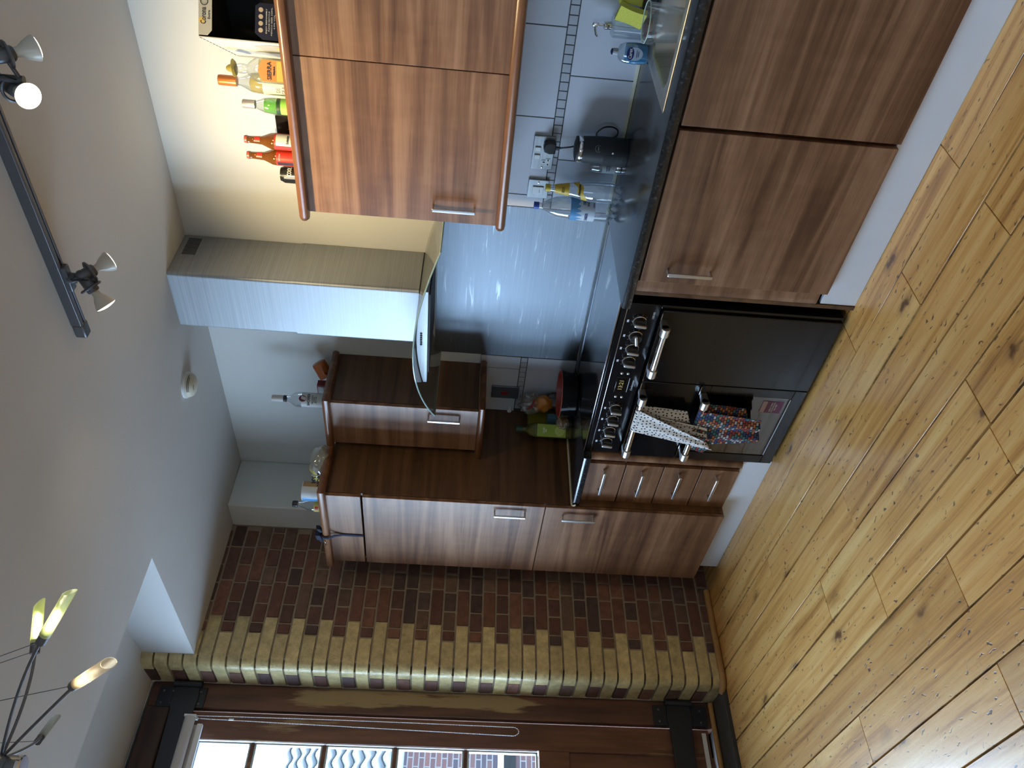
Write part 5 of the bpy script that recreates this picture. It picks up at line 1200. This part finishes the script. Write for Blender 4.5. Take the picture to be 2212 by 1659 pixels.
# -- things on the left worktop
x, y = 1.092, -.155
t = thing('saucepan', 'black pan with a red inside on the left worktop', 'pan', (x,y,.9105))
build('outside', MB().lathe([(.0001,.0),(.098,.0),(.110,.008),(.120,.070),(.122,.086),(.119,.086)], (x,y,.9105), (0,0,1), 48, caps=False), M['enamel'], t, smooth=True)
build('inside', MB().lathe([(.119,.086),(.116,.070),(.104,.012),(.094,.006),(.0001,.005)], (x,y,.9105), (0,0,1), 48, caps=False), flat('red_enamel', (.30,.035,.025), .3), t, smooth=True)
build('rim', MB().tube([(x+.1205*math.cos(2*PI*k/48), y+.1205*math.sin(2*PI*k/48), .9965) for k in range(48)], .002, 6, closed=True), flat('dark_red_rim', (.35,.07,.05), .3), t, smooth=True)
x, y = .872, -.215; a = face(x, y); dx, dy = Vector((-math.sin(a), math.cos(a), 0)), Vector((math.cos(a), math.sin(a), 0)); zb = .9105
t = thing('oil_bottle', 'green labelled olive oil bottle standing by the tall cupboard', 'bottle', (x,y,zb))
dkg = clear('dark_oil_glass', (.16,.17,.04), .15, .05, .55)
build('glass', loft([oval(.036,.036,zb,p=5), oval(.0375,.0375,zb+.006,p=5), oval(.0375,.0375,zb+.185,p=5), oval(.030,.030,zb+.215,p=3), oval(.013,.013,zb+.235,p=2), oval(.012,.012,zb+.262,p=2)]), dkg, t, smooth=True)
build('cap', MB().lathe([(.0145,.255),(.0150,.285),(.0001,.286)], (x,y,zb), (0,0,1), 20), flat('dark_green_cap', (.01,.07,.04)), t, smooth=True)
fp = lambda u_, v_, o_=.0382: Vector((x,y,zb+v_))+dx*u_+dy*o_
lg = build('label', MB().add([fp(-.032,.030), fp(.032,.030), fp(.032,.178), fp(-.032,.178)], [(0,1,2,3)]), flat('olive_green_label', (.24,.36,.04)), t)
for k in range(4):
    q = PI/4+k*PI/2; c_ = (math.cos(q)*.017, .062+math.sin(q)*.017); mb_ = MB(); n = 16
    vs = [fp(c_[0]+.018*math.cos(2*PI*i/n)*math.cos(q+PI/2)-.008*math.sin(2*PI*i/n)*math.sin(q+PI/2), c_[1]+.018*math.cos(2*PI*i/n)*math.sin(q+PI/2)+.008*math.sin(2*PI*i/n)*math.cos(q+PI/2), .0386) for i in range(n)]
    build('label_leaf', mb_.add(vs, [tuple(range(n))]), flat('leaf_green', (.42,.52,.14)), lg)
build('label_centre', MB().add([fp(.011*math.cos(2*PI*i/20), .062+.011*math.sin(2*PI*i/20), .0390) for i in range(20)], [tuple(range(20))]), flat('leaf_green', (0,0,0)), lg)
text('lettering', 'OLIVE\nOIL', .011, fp(0,.138,.0388), dx, UP, INKW, lg, .028, bold=.0003)
# carton behind the bottle
tag(build('yellow_carton', MB().box(.806, .850, -.17, -.04, .9105, 1.130), flat('olive_yellow_card', (.25,.22,.02)), bev=.001), 'thin yellow-green carton behind the olive oil bottle', 'carton')
# bread and bagged food
t = thing('bread_bag', 'orange bread bag with clear film and red tape by the wall', 'bag', (.985,-.06,.9105))
build('bread', crumple((.935,-.085,1.062), .048, .040, .050, 8, .12), flat('orange_wrapper', (.55,.20,.03), .3), t, smooth=True)
build('film', crumple((.925,-.080,1.128), .055, .045, .050, 12, .30), clear('clear_film', (.85,.85,.85), .3, .08, .12), t, smooth=True)
build('red_tape', MB().tube([(.990,-.118,1.110),(.965,-.128,1.120),(.940,-.125,1.128),(.915,-.11,1.14)], .005, 6), flat('red_tape', (.45,.03,.03), .4), t, smooth=True)
build('lower_wrapper', crumple((.925,-.055,.985), .045, .045, .076, 17, .15, flatbase=.9106), flat('dark_wrapper', (.06,.05,.05), .3), t, smooth=True)
t = thing('biscuit_pack', 'clear pack of brown flat breads leaning on the pan', 'packet', (.955,-.19,.9105))
for k in range(6):
    d_ = Vector((.35,-.45,.8)).normalized(); c_ = Vector((.945+.002*k,-.205-.003*k,.940)); build('flatbread', MB().lathe([(.0001,-.002),(.030,-.002),(.032,0),(.030,.002),(.0001,.002)], c_+Vector((0,0,.007*k)), (-.25,-.35,.9), 24, caps=False), flat('flatbread_brown', (.30,.18,.09), .7), t, smooth=True)
build('film', crumple((.945,-.222,.955), .026, .032, .038, 21, .2, flatbase=.9107), clear('clear_film2', (.9,.88,.85), .3, .08, .08), t, smooth=True)
t = thing('blue_carton', 'small blue carton under the bread bag', 'carton', (.905,-.125,.9105))
build('carton', MB().box(.880, .920, -.172, -.140, .9106, 1.035), flat('slate_blue_card', (.05,.13,.20), .5), t, bev=.001)

# -- tea towels
def cloth_mat(name, kind):
    m, tt, b = newmat(name); b.inputs['Roughness'].default_value = .9
    at = nd(tt, 'ShaderNodeUVMap'); mp = nd(tt, 'ShaderNodeMapping'); lk(tt, at.outputs[0], mp.inputs[0])
    if kind == 'dots':
        mp.inputs['Scale'].default_value = (1/.0175, 1/.0175, 1)
        v = nd(tt, 'ShaderNodeTexVoronoi'); v.voronoi_dimensions = '2D'; v.inputs['Scale'].default_value = 1; v.inputs['Randomness'].default_value = .55; lk(tt, mp.outputs[0], v.inputs['Vector'])
        r = ramp(tt, [(0,(.012,.012,.016)),(.20,(.012,.012,.016)),(.24,(.66,.64,.62))]); lk(tt, v.outputs['Distance'], r.inputs[0]); lk(tt, r.outputs[0], b.inputs['Base Color'])
    else:
        mp.inputs['Scale'].default_value = (1/.020, 1/.012, 1)
        br = nd(tt, 'ShaderNodeTexBrick'); br.inputs['Scale'].default_value = 1; br.inputs['Brick Width'].default_value = 1; br.inputs['Row Height'].default_value = 1; br.inputs['Mortar Size'].default_value = .12; br.offset = .5; lk(tt, mp.outputs[0], br.inputs['Vector'])
        br.inputs['Color1'].default_value = (0,0,0,1); br.inputs['Color2'].default_value = (1,1,1,1); br.inputs['Mortar'].default_value = (0,0,0,1)
        r = ramp(tt, [(0,(.03,.05,.16)),(.2,(.25,.03,.02)),(.4,(.04,.14,.13)),(.6,(.40,.38,.40)),(.8,(.42,.14,.05)),(1,(.12,.22,.45))]); r.color_ramp.interpolation = 'CONSTANT'; lk(tt, br.outputs[0], r.inputs[0])
        mx = nd(tt, 'ShaderNodeMix', data_type='RGBA'); lk(tt, br.outputs['Fac'], mx.inputs[0]); lk(tt, r.outputs[0], mx.inputs[6]); mx.inputs[7].default_value = (.008,.008,.012,1); lk(tt, mx.outputs[2], b.inputs['Base Color'])
    return m
def towel(nm, mb, m_, parent):
    o = build(nm, mb, m_, parent, smooth=False, solid=.0022); me = o.data
    uv = me.uv_layers.new(name='UVMap'); off = WL.get(parent.name, Vector((0,0,0)))
    for lp in me.loops:
        p = me.vertices[lp.vertex_index].co+off; uv.data[lp.index].uv = (p.x*1.0+p.y*.35, p.z)
    me.polygons.foreach_set('use_smooth', [True]*len(me.polygons)); return o
def drape(top0, top1, bot0, bot1, ytop, ybot, nfold, amp, nu=26, nv=36, over=None, yback=-.605, wob=0):
    """cloth hanging from a bar; top0/top1, bot0/bot1 are (x, z) of its upper and lower corners"""
    def fn(u_, v_):
        x0 = top0[0]*(1-v_)+bot0[0]*v_; x1 = top1[0]*(1-v_)+bot1[0]*v_; z0 = top0[1]*(1-v_)+bot0[1]*v_; z1 = top1[1]*(1-v_)+bot1[1]*v_
        xx = x0*(1-u_)+x1*u_+wob*math.sin(v_*5+u_*2); zz = z0*(1-u_)+z1*u_
        yy = ytop*(1-v_)+ybot*v_+amp*(.35+.65*v_)*math.sin(u_*nfold*2*PI+v_*1.3)
        return (xx, yy, zz)
    return MB().grid(fn, nu, nv)
HZ1, HZ2, HYB = .730, .462, CY-.012-.052
def over_bar(x0, x1, zc_, r=.014):
    return MB().grid(lambda u_, v_: (x0*(1-u_)+x1*u_, HYB-r*math.cos(PI*v_), zc_+r*math.sin(PI*v_)), 10, 10)
dots = cloth_mat('white_black_dot_cotton', 'dots'); chk = cloth_mat('multicolour_brick_cotton', 'brick')
t = thing('tea_towel', 'white tea towel with black dots hanging on the upper left cooker handle', 'towel', (1.45,HYB,HZ1))
towel('front_fall', drape((1.395,HZ1),(1.530,HZ1),(1.338,.372),(1.405,.425), HYB-.014, HYB-.050, 1.6, .006), dots, t)
towel('fold_over_bar', over_bar(1.395, 1.530, HZ1), dots, t)
towel('rear_fall', drape((1.410,HZ1),(1.532,HZ1),(1.425,.480),(1.520,.520), HYB+.014, HYB+.010, 1.3, .006), dots, t)
towel('middle_fall', drape((1.41,HZ1-.02),(1.500,HZ1-.02),(1.372,.398),(1.452,.420), HYB+.002, HYB-.016, 1.7, .006), dots, t)
t = thing('tea_towel', 'dark multicoloured checked tea towel on the lower cooker handle', 'towel', (1.44,HYB,HZ2))
towel('front_fall', drape((1.330,HZ2),(1.545,HZ2),(1.375,.170),(1.530,.205), HYB-.013, HYB-.022, 2.4, .009), chk, t)
towel('fold_over_bar', over_bar(1.325, 1.575, HZ2), chk, t)
towel('rear_fall', drape((1.335,HZ2),(1.572,HZ2),(1.400,.205),(1.552,.270), HYB+.013, HYB+.012, 2.1, .007), chk, t)
towel('side_corner', drape((1.300,HZ2-.01),(1.345,HZ2-.01),(1.285,.395),(1.345,.385), HYB-.012, HYB-.024, .8, .006, 10, 12), chk, t)
